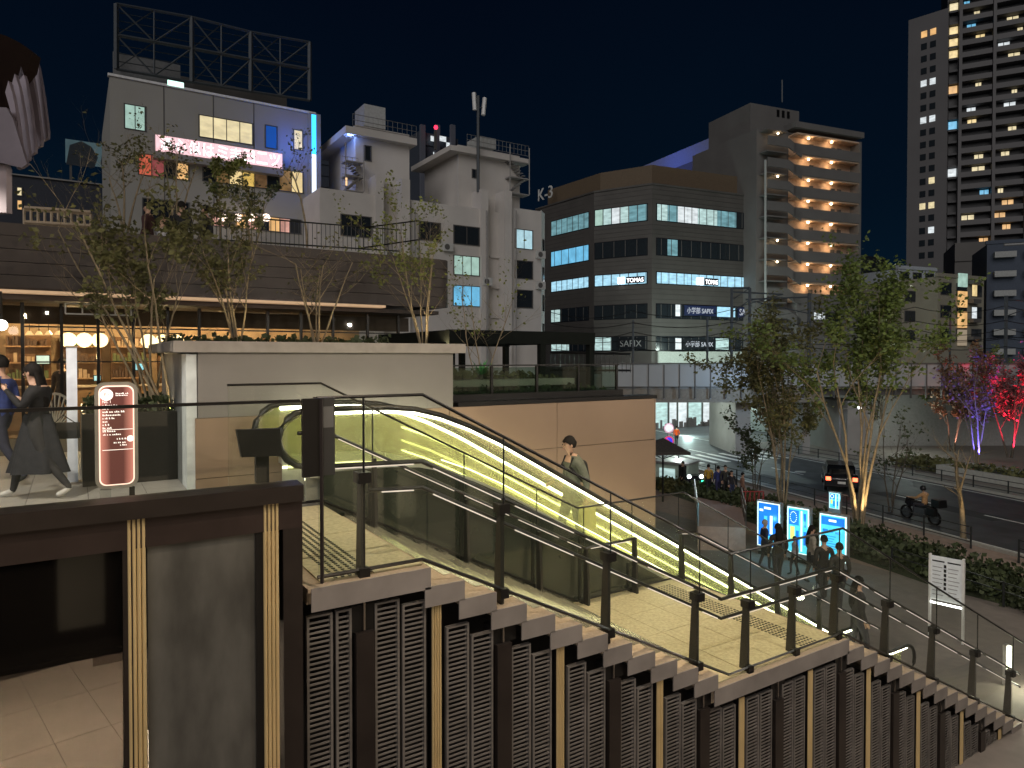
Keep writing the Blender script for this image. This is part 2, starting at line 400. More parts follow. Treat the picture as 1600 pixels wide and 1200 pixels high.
# mid landing
lm = MB().box(XL - .01, X2, YF + .05, 8.2, ZL - .16, ZL - .012).build('middle_landing', M_stone, st)
MB().box(XL - .02, X2 + .01, YF, YF + .012, ZL - .175, ZL + .002).build('side_plate', M_plate, lm)
MB().box(XL, X2, YF + .013, YF + .05, ZL - .03, ZL).build('edge_stone', M_stone, lm)
nx, ny = 4, 5; tw, tl = (X2 - XL - .1) / nx, (8.15 - YF - .1) / ny
for i in range(nx):
    for j in range(ny):
        MB().box(XL + .04 + i * tw, XL + .04 + (i + 1) * tw - .006, YF + .1 + j * tl, YF + .1 + (j + 1) * tl - .006, ZL - .012, ZL + .003 + rnd.uniform(-.0005, .0005)).build('tile', M_tile, lm)
dots(st, X2 - .66, X2 - .34, YF + .2, YI - .1, ZL + .003)
for k in range(1, N2 + 1): tread(X2 + (k - 1) * RUN, X2 + k * RUN, ZL - k * RISE)
MB().prism([(1.4, DZ - .17), (X1, DZ - .17), (XK, ZL - .22), (X2, ZL - .22), (X2 + N2 * RUN, ZL - N2 * RISE - .2), (X2 + N2 * RUN, -6.2), (1.4, -6.2)], YF + .9, YF + 2.5, 'y').build('core_wall', M_conc, st)
def znose(x):
    if x < X1: return DZ
    if x < XK: return DZ - (x - X1) * RISE / RUN
    if x < X2: return ZL
    return ZL - (x - X2) * RISE / RUN
# ---- glass balustrades
M_gl = glass('balustrade_glass', (.965, .98, .96), .012, (.6, .68, .52), .9)
M_post = mat('post_near_black', (.028, .026, .024), .4, .4)
M_led = glow('handrail_led', (1, .84, .74), .75)
PX = [3.05, 4.23, 5.43, 6.23, 7.05, 7.89, 9.03, 10.24, 11.46, 12.66]
def balustrade(Y, xs, top, label, side, led=True, x_corner=()):
    t = thing('glass_balustrade', label, 'railing', (xs[0], Y, znose(xs[0])))
    def zt(x): return znose(x) + top + (.0 if x < X1 else 0)
    brk = sorted(set(xs) | {b for b in (X1, XK, X2) if xs[0] < b < xs[-1]})
    # panes
    for a, b in zip(xs[:-1], xs[1:]):
        cuts = [a + .008] + [c for c in (X1, XK, X2) if a < c < b] + [b - .008]
        up = [(c, zt(c)) for c in cuts]; lo = [(c, znose(c) + .06) for c in cuts][::-1]
        MB().prism(up + lo, Y - .008, Y + .008, 'y').build('glass_pane', M_gl, t)
    pts = [(c, zt(c)) for c in brk]
    MB().tube([(x, Y, z + .012) for x, z in pts], .014, 6).build('top_rail', M_black, t)
    MB().tube([(x, Y, z - top + .05) for x, z in pts], .015, 4).build('bottom_rail', M_black, t)
    for x in xs[1:-1] if True else xs:
        zb, ztp = znose(x) - .18, znose(x) + .78
        p = MB().prism([(Y + side * .02, zb), (Y + side * .14, zb), (Y + side * .085, ztp), (Y + side * .02, ztp)], x - .018, x + .018, 'x').build('post', M_post, t)
        MB().box(x - .05, x + .05, Y - .03, Y + .09 * side if side > 0 else Y + .03, ztp - .08, ztp).build('clamp', M_black, p) if side > 0 else None
        MB().box(x - .04, x + .04, Y - .025, Y + .05, znose(x) - .02, znose(x) + .06).build('foot_clamp', M_black, p)
        MB().tube([(x, Y, ztp), (x, Y, zt(x))], .009, 4).build('joint_profile', M_black, p)
    return t, brk
def handrail(parent, pts, r=.021, led=True):
    MB().tube(pts, r, 8).build('handrail', M_black, parent)
    if not led: return
    for a, b in zip(pts[:-1], pts[1:]):
        a, b = Vector(a), Vector(b); L = (b - a).length; d = (b - a) / L; x = .1
        while x < L - .2:
            e = min(x + .72, L - .08)
            o = Vector((0, -.016, -.017)); MB().tube([a + d * x + o, a + d * e + o], .005, 4).build('led_strip', M_led, parent); x = e + .16
OB, br = balustrade(YF + .09, [1.47, 1.82] + PX + [13.2], 1.335, 'outer glass balustrade with black posts along the open side of the stairs', 1)
def hp(Y, xs, h): return [(x, Y, znose(x) + h) for x in xs]
handrail(OB, hp(YF + .20, [1.5, X1 + .05, XK, X2, 13.2], .83))
handrail(OB, hp(YF + .20, [1.9, X1 + .05, XK, X2, 13.2], .62), .018)
IB, _ = balustrade(YI, [1.33, 2.9, 4.1, 5.2, 6.0, 6.9, 7.86, 9.0, 10.2, 11.4, 12.7], 1.34, 'inner glass balustrade between the stairs and the escalator', -1)
handrail(IB, hp(YI - .16, [2.0, X1 + .05, XK, XK + .95], .83))
handrail(IB, hp(YI - .16, [X2 - .3, X2 + .1, 13.2], .80))
# centre handrail of the lower flight
# ---- front screen under the stairs
M_louv = mat('louvre_metal', (.19, .175, .165), .4, .3, .2, 5)
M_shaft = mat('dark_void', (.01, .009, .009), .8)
sc = thing('louvre_screen', 'tall dark louvred screen with brass columns under the staircase', 'screen', (1.3, YF, -6))
SP = 1.2145; GX = [2.40 + SP * i for i in range(9)]; DX = [1.80 + SP * i for i in range(10)]
slat_mesh = {}
def louvre(x0, x1, ztop, zbot):
    w_ = x1 - x0; fr = MB()
    fr.box(x0, x0 + .018, YF + .05, YF + .09, zbot, ztop).box(x1 - .018, x1, YF + .05, YF + .09, zbot, ztop).box(x0 + .018, x1 - .018, YF + .05, YF + .09, ztop - .015, ztop)
    f_ = fr.build('louvre_frame', M_louv, sc)
    q = MB(); z = ztop - .045
    while z > zbot:
        q.obox(Vector((x0 + .02, YF + .055, 0)), Vector((1, 0, 0)), Vector((0, 1, 0)), 0, w_ - .04, 0, .007, z - .0145, z); z -= .037
    q.build('slats', M_louv, f_, kind='stuff')
edges = sorted(GX + DX)
for i, (a, b) in enumerate(zip([1.36] + edges, edges + [13.0])):
    if b - a < .2: continue
    m_ = (a + b) / 2; ia, ib = a + .09, b - .09
    if a == 1.36: ia = a + .02
    for (u0, u1) in ((ia, m_ - .012), (m_ + .012, ib)):
        zt = znose(u1 + .1) - .21
        zt = min(zt, znose((u0 + u1) / 2) - .21) - (.06 if (u0 + u1) / 2 > X1 else 0)
        louvre(u0, u1, zt, -6.05)
MB().box(1.36, 13.0, YF + .75, YF + .8, -6.1, -5.9).build('rear_sill', M_shaft, sc)
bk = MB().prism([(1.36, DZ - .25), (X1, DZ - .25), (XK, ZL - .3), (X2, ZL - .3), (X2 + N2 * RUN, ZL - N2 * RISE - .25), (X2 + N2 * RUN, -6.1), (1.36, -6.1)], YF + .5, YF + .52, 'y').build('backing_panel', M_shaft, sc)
def gold_column(x, ztop, zbot, parent, w_=.10, y=YF - .0):
    g = MB().box(x - w_ / 2, x + w_ / 2, y + .03, y + .1, zbot, ztop).build('brass_column', M_black, parent)
    n_ = 4
    for k in range(n_):
        cx = x - w_ / 2 + (k + .5) * w_ / n_; pts = []
        for a in range(7):
            t = math.pi * a / 6; pts.append((cx - math.cos(t) * w_ / n_ * .46, y + .03 - math.sin(t) * .016))
        MB().prism(pts, zbot, ztop).build('flute', M_gold, g)
for x in GX: gold_column(x, znose(x + .05) - .22, -6.1, sc, .085, YF + .02)
for x in DX:
    p = MB().box(x - .065, x + .075, YF + .02, YF + .16, -6.1, znose(x) - .40).build('bronze_column', M_dark, sc)
    MB().box(x - .1, x + .14, YF + .06, YF + .2, znose(x) - .40, znose(x + .1) - .2).build('bracket', M_black, p)
    MB().box(x - .003, x + .012, YF + .04, YF + .06, znose(x) - .39, znose(x) - .18).build('bracket_pin', M_steel, p)
# ---- building front to the left of the stairs
M_reflect_mottle = mat('smoked_panel', (.13, .128, .12), .22, .4, .55, 1.5, vscale=(2.0, 2, .7))  # light and dark mottle in the colour stands for blurred reflections
M_smoke = glass('smoked_glass', (.42, .40, .38), .03, (.25, .22, .2), .8, .04)
fr = thing('bronze_wall', 'dark bronze wall with fluted brass columns and smoked panels at lower left', 'wall', (0, YF, -6))
XW = 1.33
MB().prism([(YF - .07, -.99), (YF + .10, -.99), (YF + .10, -.87), (YF - .07, -.88)], -6, XW, 'x').build('coping', M_dark, fr)
MB().box(-6, XW, YF - .03, YF + .08, -1.18, -.99).build('fascia', mat('fascia_bronze', (.05, .036, .034), .28, .5), fr)
MB().box(-6, XW, YF + .081, YF + .10, DZ - .16, -.99).build('inner_lining', M_dark, fr)
for x in (-.49, .315, 1.12): gold_column(x, -.97 if x < 2 else 0, -6.1, fr, .105, YF - .05)
for x in (.24, 1.2):
    MB().box(x, x + (.06 if x < 1 else .13), YF - .03, YF + .08, -6.1, -1.18).build('mullion', M_dark, fr)
MB().box(.375, 1.02, YF + .0, YF + .03, -6.1, -1.18).build('smoked_panel', M_reflect_mottle, fr)
MB().box(1.02, 1.065, YF - .02, YF + .04, -6.1, -1.18).build('mullion', M_black, fr)
MB().box(-.44, .24, YF + .0, YF + .02, -6.1, -1.18).build('smoked_glass', M_smoke, fr)
MB().box(-1.6, -.55, YF + .0, YF + .02, -6.1, -1.18).build('smoked_glass', M_smoke, fr)
MB().box(1.335, 1.36, YF + .12, YI, -6.1, DZ - .16).build('return_wall', M_dark, fr)
# the lit room behind the smoked glass
M_tilei = mat('lobby_tile', (.48, .43, .37), .25, var=.08, scale=3)
lob = MB().box(-6, 1.3, YF + .12, 13, -4.75, -4.61).build('lobby_floor', mat('grout', (.06, .05, .04), .8), fr)
ud = vpdir(-230); un = Vector((ud.y, -ud.x, 0))
cen = Vector((-1.0, 9.0, 0))
for i in range(-7, 8):
    for j in range(-4, 5):
        c0 = cen + ud * (j * 1.2) + un * (i * .6)
        if not (-5.8 < c0.x < 1.2 and 5.6 < c0.y < 12.4): continue
        MB().obox(c0, ud, un, -.596, .596, -.297, .297, -4.61, -4.60).build('floor_tile', M_tilei, lob)
box('lobby_wall', mat('lobby_wall', (.13, .12, .115), .6), fr, -6, 1.3, 12.75, 12.95, -4.6, -1.86)
box('lobby_pillar', mat('lobby_pillar', (.16, .13, .11), .5), fr, .2, .60, 11.9, 12.4, -4.6, -1.86)
box('lobby_ceiling', M_shaft, fr, -6, 1.3, YF + .12, 12.74, -1.86, -1.83)
lamp('SPOT', (-.5, 9.4, -1.95), 900, (1, .84, .66), .1, (-.5, 10.4, -4.6), 110)
box('lobby_screen', M_shaft, fr, .62, 1.3, 9.5, 9.6, -4.6, -1.86)
# ---- glass screen on the front wall, by the deck edge
gs = thing('glass_screen', 'clear glass guard on the dark wall in front of the walking woman', 'railing', (0, YF, -.88))
for a, b in ((-4.2, -2.2), (-2.19, -.6), (-.59, 1.33)):
    MB().box(a, b, YF + .012, YF + .028, -.88, -.315).build('glass_pane', M_gl, gs)
MB().box(-4.2, 1.33, YF + .005, YF + .035, -.315, -.295).build('top_rail', M_black, gs)
bb = thing('intercom_box', 'tall black box at the corner of the glass guard above the stairs', 'control box', (1.45, YF, -.84))
MB().box(1.34, 1.47, YF - .02, YF + .02, -.84, -.29).build('side_panel', M_black, bb)
MB().box(1.47, 1.57, YF - .01, YF + .18, -.84, -.29).build('housing', mat('grey_black', (.03, .03, .03), .4), bb)
MB().tube([(1.468, YF - .025, -1.6), (1.468, YF - .025, -.29)], .014, 4).build('post', M_dark, bb)
MB().box(1.475, 1.56, YF - .013, YF - .01, -.5, -.35).build('plate', mat('grey_plate', (.10, .10, .10), .4), bb)
pd = thing('podium_monitor', 'black tilted monitor on a stand behind the glass guard', 'monitor', (1.13, 5.9, DZ))
a = aty(370, 672, 5.6); b = aty(440, 712, 5.6)
MB().prism([(a.x, a.z), (b.x - .01, a.z - .005), (b.x + .0, b.z), (a.x + .035, b.z + .01)], 5.6, 5.66, 'y').build('screen_housing', M_black, pd)
c = aty(411, 740, 5.66)
MB().box(c.x - .05, c.x + .05, 5.67, 5.73, -1.0, b.z + .08).build('neck', M_black, pd)
MB().box(c.x - .025, c.x + .035, 5.68, 5.72, DZ, -.8).build('pole', mat('grey_pole', (.12, .12, .12), .4), pd)
# ================================================================ ESCALATOR
YN, YR = 7.80, 9.0
M_egl = glass('escalator_glass', (.90, .93, .74), .27, (.86, .86, .58), .7)
M_eled = glow('escalator_led', (1, .96, .72), 13)
M_eled2 = glow('escalator_skirt_led', (1, .93, .60), 5)
M_clad = mat('black_glass_cladding', (.022, .026, .021), .06, 0, .1, 2, spec=.8)
M_skirt = mat('skirt_steel', (.60, .59, .52), .35, .5)
def curve_rail(dz, x_lo=2.22, x_hi=15.0):
    """height profile parallel to the handrail, dz below it"""
    pts = [(x_lo, -.60), (2.8, -.60), (3.2, -.61), (3.55, -.645), (3.9, -.735), (4.3, -.89), (4.8, -1.13)]
    pts += [(13.2, -1.13 - .557 * 8.4)]
    e = pts[-1][1]; pts += [(13.6, e - .19), (14.0, e - .31), (14.4, e - .36), (x_hi, e - .37)]
    return [(x, z - dz) for x, z in pts]
es = thing('escalator', 'escalator glowing yellow green with lit glass sides beside the stairs', 'escalator', (2.2, 8.4, DZ))
for Y, nm in ((YN, 'near'), (YR, 'far')):
    top = curve_rail(0); low = curve_rail(.66)
    e = top[-1][1]; arc = [(2.22 - .32 * math.sin(t), -.92 + .32 * math.cos(t)) for t in [math.pi * k / 8 for k in range(9)]]
    arc2 = [(15.0 + .32 * math.sin(t), e - .32 + .32 * math.cos(t)) for t in [math.pi * k / 8 for k in range(9)]]
    path = arc[::-1] + top[1:-1] + arc2
    MB().tube([(x, Y, z) for x, z in path], .036, 8).build('handrail', M_black, es, smooth=True)
    g = 1.16
    # glass panes, cut at 1.2 m
    xs = [2.0 + g * i for i in range(12)]
    import bisect
    def interp(p, x):
        for (x0, z0), (x1, z1) in zip(p[:-1], p[1:]):
            if x0 <= x <= x1: return z0 + (z1 - z0) * (x - x0) / (x1 - x0)
        return p[0][1] if x < p[0][0] else p[-1][1]
    for a, b in zip(xs[:-1], xs[1:]):
        ins = [a + .004] + [x for x, z in top if a + .01 < x < b - .01] + [b - .004]
        poly = [(x, interp(top, x) - .04) for x in ins] + [(x, interp(low, x)) for x in ins[::-1]]
        MB().prism(poly, Y - .006, Y + .006, 'y').build('glass_pane', M_egl, es)
    nl = [(2.2, -.64)] + [(2.2 - .28 * math.sin(math.pi * k / 8), -.92 + .28 * math.cos(math.pi * k / 8)) for k in range(9)]
    MB().prism(nl, Y - .006, Y + .006, 'y').build('newel_glass', M_egl, es)
    MB().tube([(x, Y, z) for x, z in [(q[0] + .035, (q[1] + .92) * .87 - .92) for q in arc[1:-1]]], .009, 5).build('newel_trim', M_steel, es)
    MB().tube([(x, Y - .0, z - .05) for x, z in top], .016 if Y < 8 else .028, 5).build('handrail_light', M_eled, es)
    sgn = 1 if Y < 8 else -1
    for off, thick, mm, nm2 in ((.66, .05, M_skirt, 'deck_cap'), ):
        pr = curve_rail(off); pl2 = curve_rail(off + .10)
        MB().prism(pr + pl2[::-1], Y - .10, Y + .10, 'y').build(nm2, mm, es)
    sk = curve_rail(.76); sk2 = curve_rail(1.25)
    MB().prism(sk + sk2[::-1], Y + sgn * .07, Y + sgn * .09, 'y').build('skirt', M_skirt, es)
    MB().tube([(x, Y + sgn * .105, z - .80) for x, z in curve_rail(0)], .014, 4).build('skirt_light', M_eled2, es)
# glowing tubes added between the handrails to draw the bright streaks
for dz, Y, mm, r in ((.25, YR + .03, M_eled, .013), (.44, YR + .03, M_eled2, .015), (.58, YR + .02, M_eled, .011), (.56, YN - .02, M_eled2, .006)):
    MB().tube([(x, Y, z - dz) for x, z in curve_rail(0)[4:-1]], r, 6).build('streak_tube', mm, es)
for k in range(40):
    x = 2.5 + k * .31; z = interp(curve_rail(.93), x)
    fl = math.floor(z / .16) * .16 if 4.2 < x < 13.5 else z
    MB().box(x, x + .33, YN + .11, YR - .11, fl - .17, fl).build('step', mat('step_metal', (.16, .17, .12), .4, .7), es)
# truss cladding
cl = curve_rail(.70)
cl = [(x, z) for x, z in cl if x >= 2.0]
pts = [(2.35, -1.30)] + [(x, z) for x, z in cl if x > 2.5]
bot = [(15.0, -7.4), (2.35, -7.4)]
MB().prism(pts + bot, YN - .16, YN - .12, 'y').build('near_cladding', M_clad, es)
for x in (2.9, 4.1, 5.2, 6.0, 6.9, 7.86):
    MB().box(x - .02, x + .02, YN - .175, YN - .16, znose(x) - .1, interp(curve_rail(.75), x)).build('cladding_joint', M_black, es)

# ---- unseen lit storefront, added so glass, brass and cladding have something to reflect
op = thing('reflection_storefront', 'unseen two-storey storefront with lit windows, added behind the viewpoint for reflections', 'building', (5, -7, -6))
M_ow = glow('reflection_window', (1, .80, .52), .55, .6, .5)
box('wall', M_dark, op, -8, 26, -7.6, -7.2, -6, 4.5)
for z0, z1 in ((-5.6, -2.6), (-1.5, 1.3)):
    for k in range(16):
        x = -7.5 + k * 2.1; fr2 = box('window', M_dark, op, x - .1, x + 1.8, -7.19, -7.12, z0 - .1, z1 + .1)
        box('pane', M_ow if k % 3 else M_shaft, fr2, x, x + .82, -7.11, -7.08, z0, z1); box('pane', M_ow if k % 4 else M_shaft, fr2, x + .88, x + 1.7, -7.11, -7.08, z0, z1)
# ================================================================ WALL BEHIND THE ESCALATOR, UPPER DECK
YW = 9.3
M_beige = mat('beige_panel', (.27, .185, .125), .5, var=.10, scale=.8)
M_grey = mat('grey_render', (.20, .185, .17), .7, var=.07, scale=1.5, bump=.05)
M_joint = mat('joint', (.10, .07, .05), .8)
wl = thing('retaining_wall', 'beige panelled wall behind the escalator', 'wall', (1.3, YW, -7))
box('backing', M_joint, wl, 1.27, 9.03, YW + .03, YW + .3, -7.1, -.76)
cols = [1.26, 2.9, 4.8, 6.82, 9.05]; rowz = [-7.1, -5.2, -3.3, -1.52, -.76]
for i in range(4):
    for j in range(4):
        box('panel', M_beige, wl, cols[i] + .005, cols[i + 1] - .005, YW, YW + .03, rowz[j] + .005, rowz[j + 1] - .005)
box('end_panel', M_beige, wl, 9.05, 9.08, YW, 16, -7.1, -.78)
box('coping', M_black, wl, 4.95, 9.1, YW - .01, YW + .35, -.76, -.70)
bx = thing('plant_room', 'low grey block with an overhanging flat roof slab beside the deck', 'structure', (1.2, YW, DZ))
box('wall', M_grey, bx, 1.30, 4.86, YW + .0, YW + 2.8, -.76, .06)
box('side_pillar', mat('pale_panel', (.62, .66, .66), .5), bx, 1.17, 1.29, YW + .03, YW + .45, DZ, .04)
box('base_wall', mat('grey_tile', (.16, .17, .17), .5), bx, 1.17, 1.255, YW + .46, YW + 2.8, DZ, .06)
box('roof_slab', mat('slab_grey', (.30, .27, .24), .7), bx, 1.02, 5.05, YW - .06, YW + 3.0, .06, .20)
box('slab_edge', M_grey, bx, 1.00, 1.019, YW - .02, YW + 3.0, .07, .185)
# deck
M_deck = mat('deck_tile', (.36, .34, .31), .45, var=.07, scale=4, bump=.05)
dk = box('upper_deck', mat('deck_joint', (.09, .085, .08), .8), None, -14, 1.34, YF + .09, 24, DZ - .15, DZ - .012, 'structure')
dk2 = box('escalator_landing_deck', MC['deck_joint'], None, 1.345, 2.3, YI + .02, YW, DZ - .3, DZ - .012, 'structure')
ty, tx = .9, .6
for i in range(14):
    for j in range(9):
        x0 = 1.33 - (i + 1) * tx; y0 = YF + 1.2 + j * ty
        if y0 + ty > 15.6: continue
        box('tile', M_deck, dk, x0 + .003, x0 + tx - .003, y0 + .003, y0 + ty - .003, DZ - .012, DZ + rnd.uniform(-.001, .001))
# white pillar, planter on the deck
p = aty(105, 700, 10.5); wp = thing('white_post', 'slim white upright post behind the walking woman', 'post', (p.x, 10.5, DZ))
q = aty(120, 543, 10.5)
box('column', mat('white_blue', (.75, .8, .92), .4), wp, p.x, q.x, 10.5, 10.6, DZ, q.z); box('cap', M_steel, wp, p.x - .01, q.x + .01, 10.49, 10.61, q.z, q.z + .02)
box('foot', M_steel, wp, p.x - .05, q.x + .05, 10.45, 10.65, DZ, DZ + .03)
p = aty(212, 640, 11.5); q = aty(296, 640, 11.5)
pb = thing('deck_planter', 'long black planter trough holding the multi-stem trees', 'planter', (p.x, 11.5, DZ))
box('front_panel', M_black, pb, .08, 1.16, 10.2, 10.25, DZ, -.72)
box('side_panel', M_black, pb, .08, .13, 10.25, 12.6, DZ, -.72); box('rear_panel', M_black, pb, .13, 1.16, 12.55, 12.6, DZ, -.72)
box('soil', M_grass, pb, .13, 1.16, 10.25, 12.55, DZ, -.80)
hedge('planter_plants', Vector((.15, 10.3, 0)), Vector((1, 0, 0)), Vector((0, 1, 0)), 1.0, 2.2, .35, M_leafd, 1500, .07, -.8, 21)
hedge('roof_plants', Vector((1.3, 12.4, 0)), Vector((1, 0, 0)), Vector((0, 1, 0)), 3.9, 1.5, .5, M_leafd, 2000, .09, .0, 22)
# ---- lit information kiosk
p = aty(150, 600, 6.55); q = aty(214, 758, 6.55); zk1, zk0 = p.z, q.z; kx0, kx1 = p.x, q.x
ks = thing('sign_totem', 'rounded upright sign with a glowing copper face and white lettering', 'sign', ((kx0 + kx1) / 2, 6.55, DZ))
def rrect(x0, x1, z0, z1, r, k=5):
    pts = []
    for cx, cz, a0 in ((x1 - r, z1 - r, 0), (x0 + r, z1 - r, 90), (x0 + r, z0 + r, 180), (x1 - r, z0 + r, 270)):
        for i in range(k + 1):
            t = R(a0 + 90 * i / k); pts.append((cx + r * math.cos(t), cz + r * math.sin(t)))
    return pts
MB().prism(rrect(kx0 - .012, kx1 + .012, zk0 - .012, zk1 + .012, .075), 6.55, 6.61, 'y').build('frame', mat('frame_grey', (.35, .33, .29), .4, .4), ks)
MB().prism(rrect(kx0 + .016, kx1 - .016, zk0 + .016, zk1 - .016, .055), 6.543, 6.55, 'y').build('light_edge', glow('copper_edge', (1, .66, .52), 1.6), ks)
m = glow('copper_face', (.34, .115, .095), .8); n = m.node_tree; b = n.nodes['Principled BSDF']
tcn = n.nodes.new('ShaderNodeTexCoord'); sp_ = n.nodes.new('ShaderNodeSeparateXYZ'); n.links.new(tcn.outputs['Generated'], sp_.inputs[0])
ab = n.nodes.new('ShaderNodeMath'); ab.operation = 'SUBTRACT'; ab.inputs[1].default_value = .5; n.links.new(sp_.outputs[0], ab.inputs[0])
pw = n.nodes.new('ShaderNodeMath'); pw.operation = 'ABSOLUTE'; n.links.new(ab.outputs[0], pw.inputs[0])
rr_ = n.nodes.new('ShaderNodeValToRGB'); n.links.new(pw.outputs[0], rr_.inputs[0])
rr_.color_ramp.elements[0].position = .2; rr_.color_ramp.elements[0].color = (.10, .035, .03, 1)
rr_.color_ramp.elements[1].position = .5; rr_.color_ramp.elements[1].color = (.85, .30, .22, 1)
n.links.new(rr_.outputs[0], b.inputs['Emission Color'])
MB().prism(rrect(kx0 + .026, kx1 - .026, zk0 + .026, zk1 - .026, .048), 6.538, 6.543, 'y').build('lit_face', m, ks)
M_txt = glow('sign_white_text', (1, .85, .75), 1.6)
W_ = kx1 - kx0; X_, N_ = Vector((1, 0, 0)), Vector((0, -1, 0))
def kline(fx, fy, h, w_, seed=0):
    """a line of print too small to read: a run of letter-sized marks"""
    r = random.Random(int(fx * 100 + fy * 1000) + seed); q = MB(); x = kx0 + fx * W_; e = x + w_ * W_; z = zk1 - fy * (zk1 - zk0)
    while x < e:
        a = r.uniform(.006, .012); hh = h * r.choice((.65, .7, 1)); q.box(x, x + a * .7, 6.536, 6.538, z, z + hh); q.box(x + a * .7, x + a, 6.536, 6.538, z, z + hh * .35); x += a + r.choice((.003, .003, .010))
    q.build('print_line', M_txt, ks)
def ktext(s, fx, fy, h, w_): text(s, M_txt, ks, (kx0 + fx * W_, 6.538, zk1 - fy * (zk1 - zk0)), X_, N_, h, w_ * W_, off=.002, depth=.001)
disc = [(kx0 + .25 * W_ + .048 * math.cos(t), zk1 - .105 * (zk1 - zk0) + .048 * math.sin(t)) for t in [math.pi * 2 * k / 20 for k in range(20)]]
MB().prism(disc, 6.535, 6.538, 'y').build('round_emblem', M_txt, ks)
text('JU', mat('emblem_ink', (.2, .05, .04), .5), ks, (kx0 + .17 * W_, 6.535, zk1 - .12 * (zk1 - zk0)), X_, N_, .03, .15 * W_, off=.002, depth=.001)
kline(.48, .10, .011, .30); kline(.48, .118, .011, .30)
ktext('No. 1', .15, .185, .022, .2)
for k, (s, w_) in enumerate(((0, .36), (0, .14), (0, .52), (0, .42), (0, .28), (0, .10), (0, .14), (0, .22), (0, .32))):
    kline(.15, .215 + k * .031, .014, w_)
for fy in (.44, .635): MB().box(kx0 + .14 * W_, kx1 - .1 * W_, 6.535, 6.538, zk1 - fy * (zk1 - zk0) - .004, zk1 - fy * (zk1 - zk0)).build('rule_line', M_txt, ks)
kline(.16, .495, .013, .45); kline(.5, .54, .018, .22); kline(.42, .575, .014, .3); kline(.58, .6, .014, .2)
disc = [(kx0 + .84 * W_ + .026 * math.cos(t), zk1 - .535 * (zk1 - zk0) + .026 * math.sin(t)) for t in [math.pi * 2 * k / 14 for k in range(14)]]
MB().prism(disc, 6.535, 6.538, 'y').build('small_emblem', M_txt, ks)
box('leg', mat('leg_grey', (.3, .3, .28), .4), ks, kx0 + .02, kx0 + .10, 6.56, 6.6, DZ, zk0 - .012)
box('leg', M_black, ks, kx1 - .055, kx1 - .015, 6.56, 6.6, DZ, zk0 - .012)
# ================================================================ SHOP FRONT AND ROOF TERRACE
YS = 16.0
M_roof = mat('brown_cladding', (.062, .05, .045), .5, .2, .12, 2)
sh = thing('shop_building', 'long low shop with a lit glass front under a dark brown roof parapet', 'building', (0, YS, DZ))
RX = 8.0
for k in range(5):
    z0 = 1.30 + k * .245
    MB().obox(Vector((-12, YS, 0)), X_, N_, 0, 12 + RX, -.3, .02 + .012 * (4 - k), z0 + .006, z0 + .239).build('cladding_board', M_roof, sh)
    arc = [(RX + .35 * math.sin(t), YS + .35 - .35 * math.cos(t)) for t in [math.pi / 2 * i / 6 for i in range(7)]]
    MB().prism([(RX, YS + 3)] + [(RX, YS + .3)] * 0 + [(RX, YS - .02)] + arc + [(RX + .35, YS + 3)], z0 + .006, z0 + .239).build('cladding_end', M_roof, sh)
box('roof_slab', M_dark, sh, -12, RX, YS + .3, YS + 9, 1.35, 1.5)
box('eave_strip', mat('eave_wood_glow', (.55, .40, .26), .5, emit=(1, .62, .35), es=.32), sh, -12, 6.4, YS - .25, YS + .05, 1.20, 1.255)  # emission put into the wood stands for the warm light on the fascia
box('eave_trim', M_dark, sh, -12, RX, YS - .22, YS + .1, 1.256, 1.30)
box('soffit', mat('soffit_dark', (.06, .045, .04), .6), sh, -12, RX, YS + .1, YS + 1.0, 1.10, 1.19)
# glazing
M_gsh = glass('shop_glass', (.9, .9, .86), .015, (.5, .4, .3), .8)
xm = [aty(px, 500, YS + 1).x for px in (-60, 35, 96, 153, 208, 262, 311, 363, 418, 470, 520, 574, 622)]
for i, x in enumerate(xm):
    box('mullion', M_black, sh, x - .03, x + .03, YS + .96, YS + 1.04, DZ, 1.10)
for a, b in zip(xm[:-1], xm[1:]):
    box('glass_pane', M_gsh, sh, a + .03, b - .03, YS + .995, YS + 1.005, DZ, 1.10)
for z in (.62, -.1): 
    for a, b in zip(xm[1:-1], xm[2:]): box('transom', M_black, sh, a + .03, b - .03, YS + .97, YS + 1.03, z - .015, z + .015)
# interior
M_int = mat('warm_wall', (.58, .43, .27), .7, var=.45, scale=1.4)
box('interior_floor', mat('wood_floor', (.24, .15, .09), .5), sh, -12, RX, YS + 1.1, YS + 8, DZ - .01, DZ + .005)
box('rear_wall', M_int, sh, -12, RX, YS + 6, YS + 6.2, DZ, 1.3)
box('interior_ceiling', mat('ceiling_brown', (.12, .09, .06), .7), sh, -12, RX, YS + 1.1, YS + 6, 1.12, 1.2)
for k in range(9):
    x = -2.6 + k * 1.15
    f = box('shelf_unit', mat('shelf_wood', (.20, .11, .055), .6), sh, x, x + .95, YS + 5.6, YS + 5.95, DZ, .55)
    for j in range(4):
        box('shelf', mat('shelf_lip', (.45, .28, .15), .5), f, x, x + .95, YS + 5.35, YS + 5.59, -1.0 + j * .42, -.97 + j * .42)
        q = MB(); xx = x + .04
        while xx < x + .88:
            wd = rnd.uniform(.03, .09); hh = rnd.uniform(.1, .28)
            if rnd.random() < .8: q.box(xx, xx + wd, YS + 5.4, YS + 5.55, -.97 + j * .42, -.97 + j * .42 + hh)
            xx += wd + .02
        q.build('goods', [mat('goods_pale', (.55, .42, .28), .6), mat('goods_dark', (.10, .06, .04), .6), mat('goods_green', (.12, .16, .07), .6)][(j + k) % 3], f, kind='stuff')
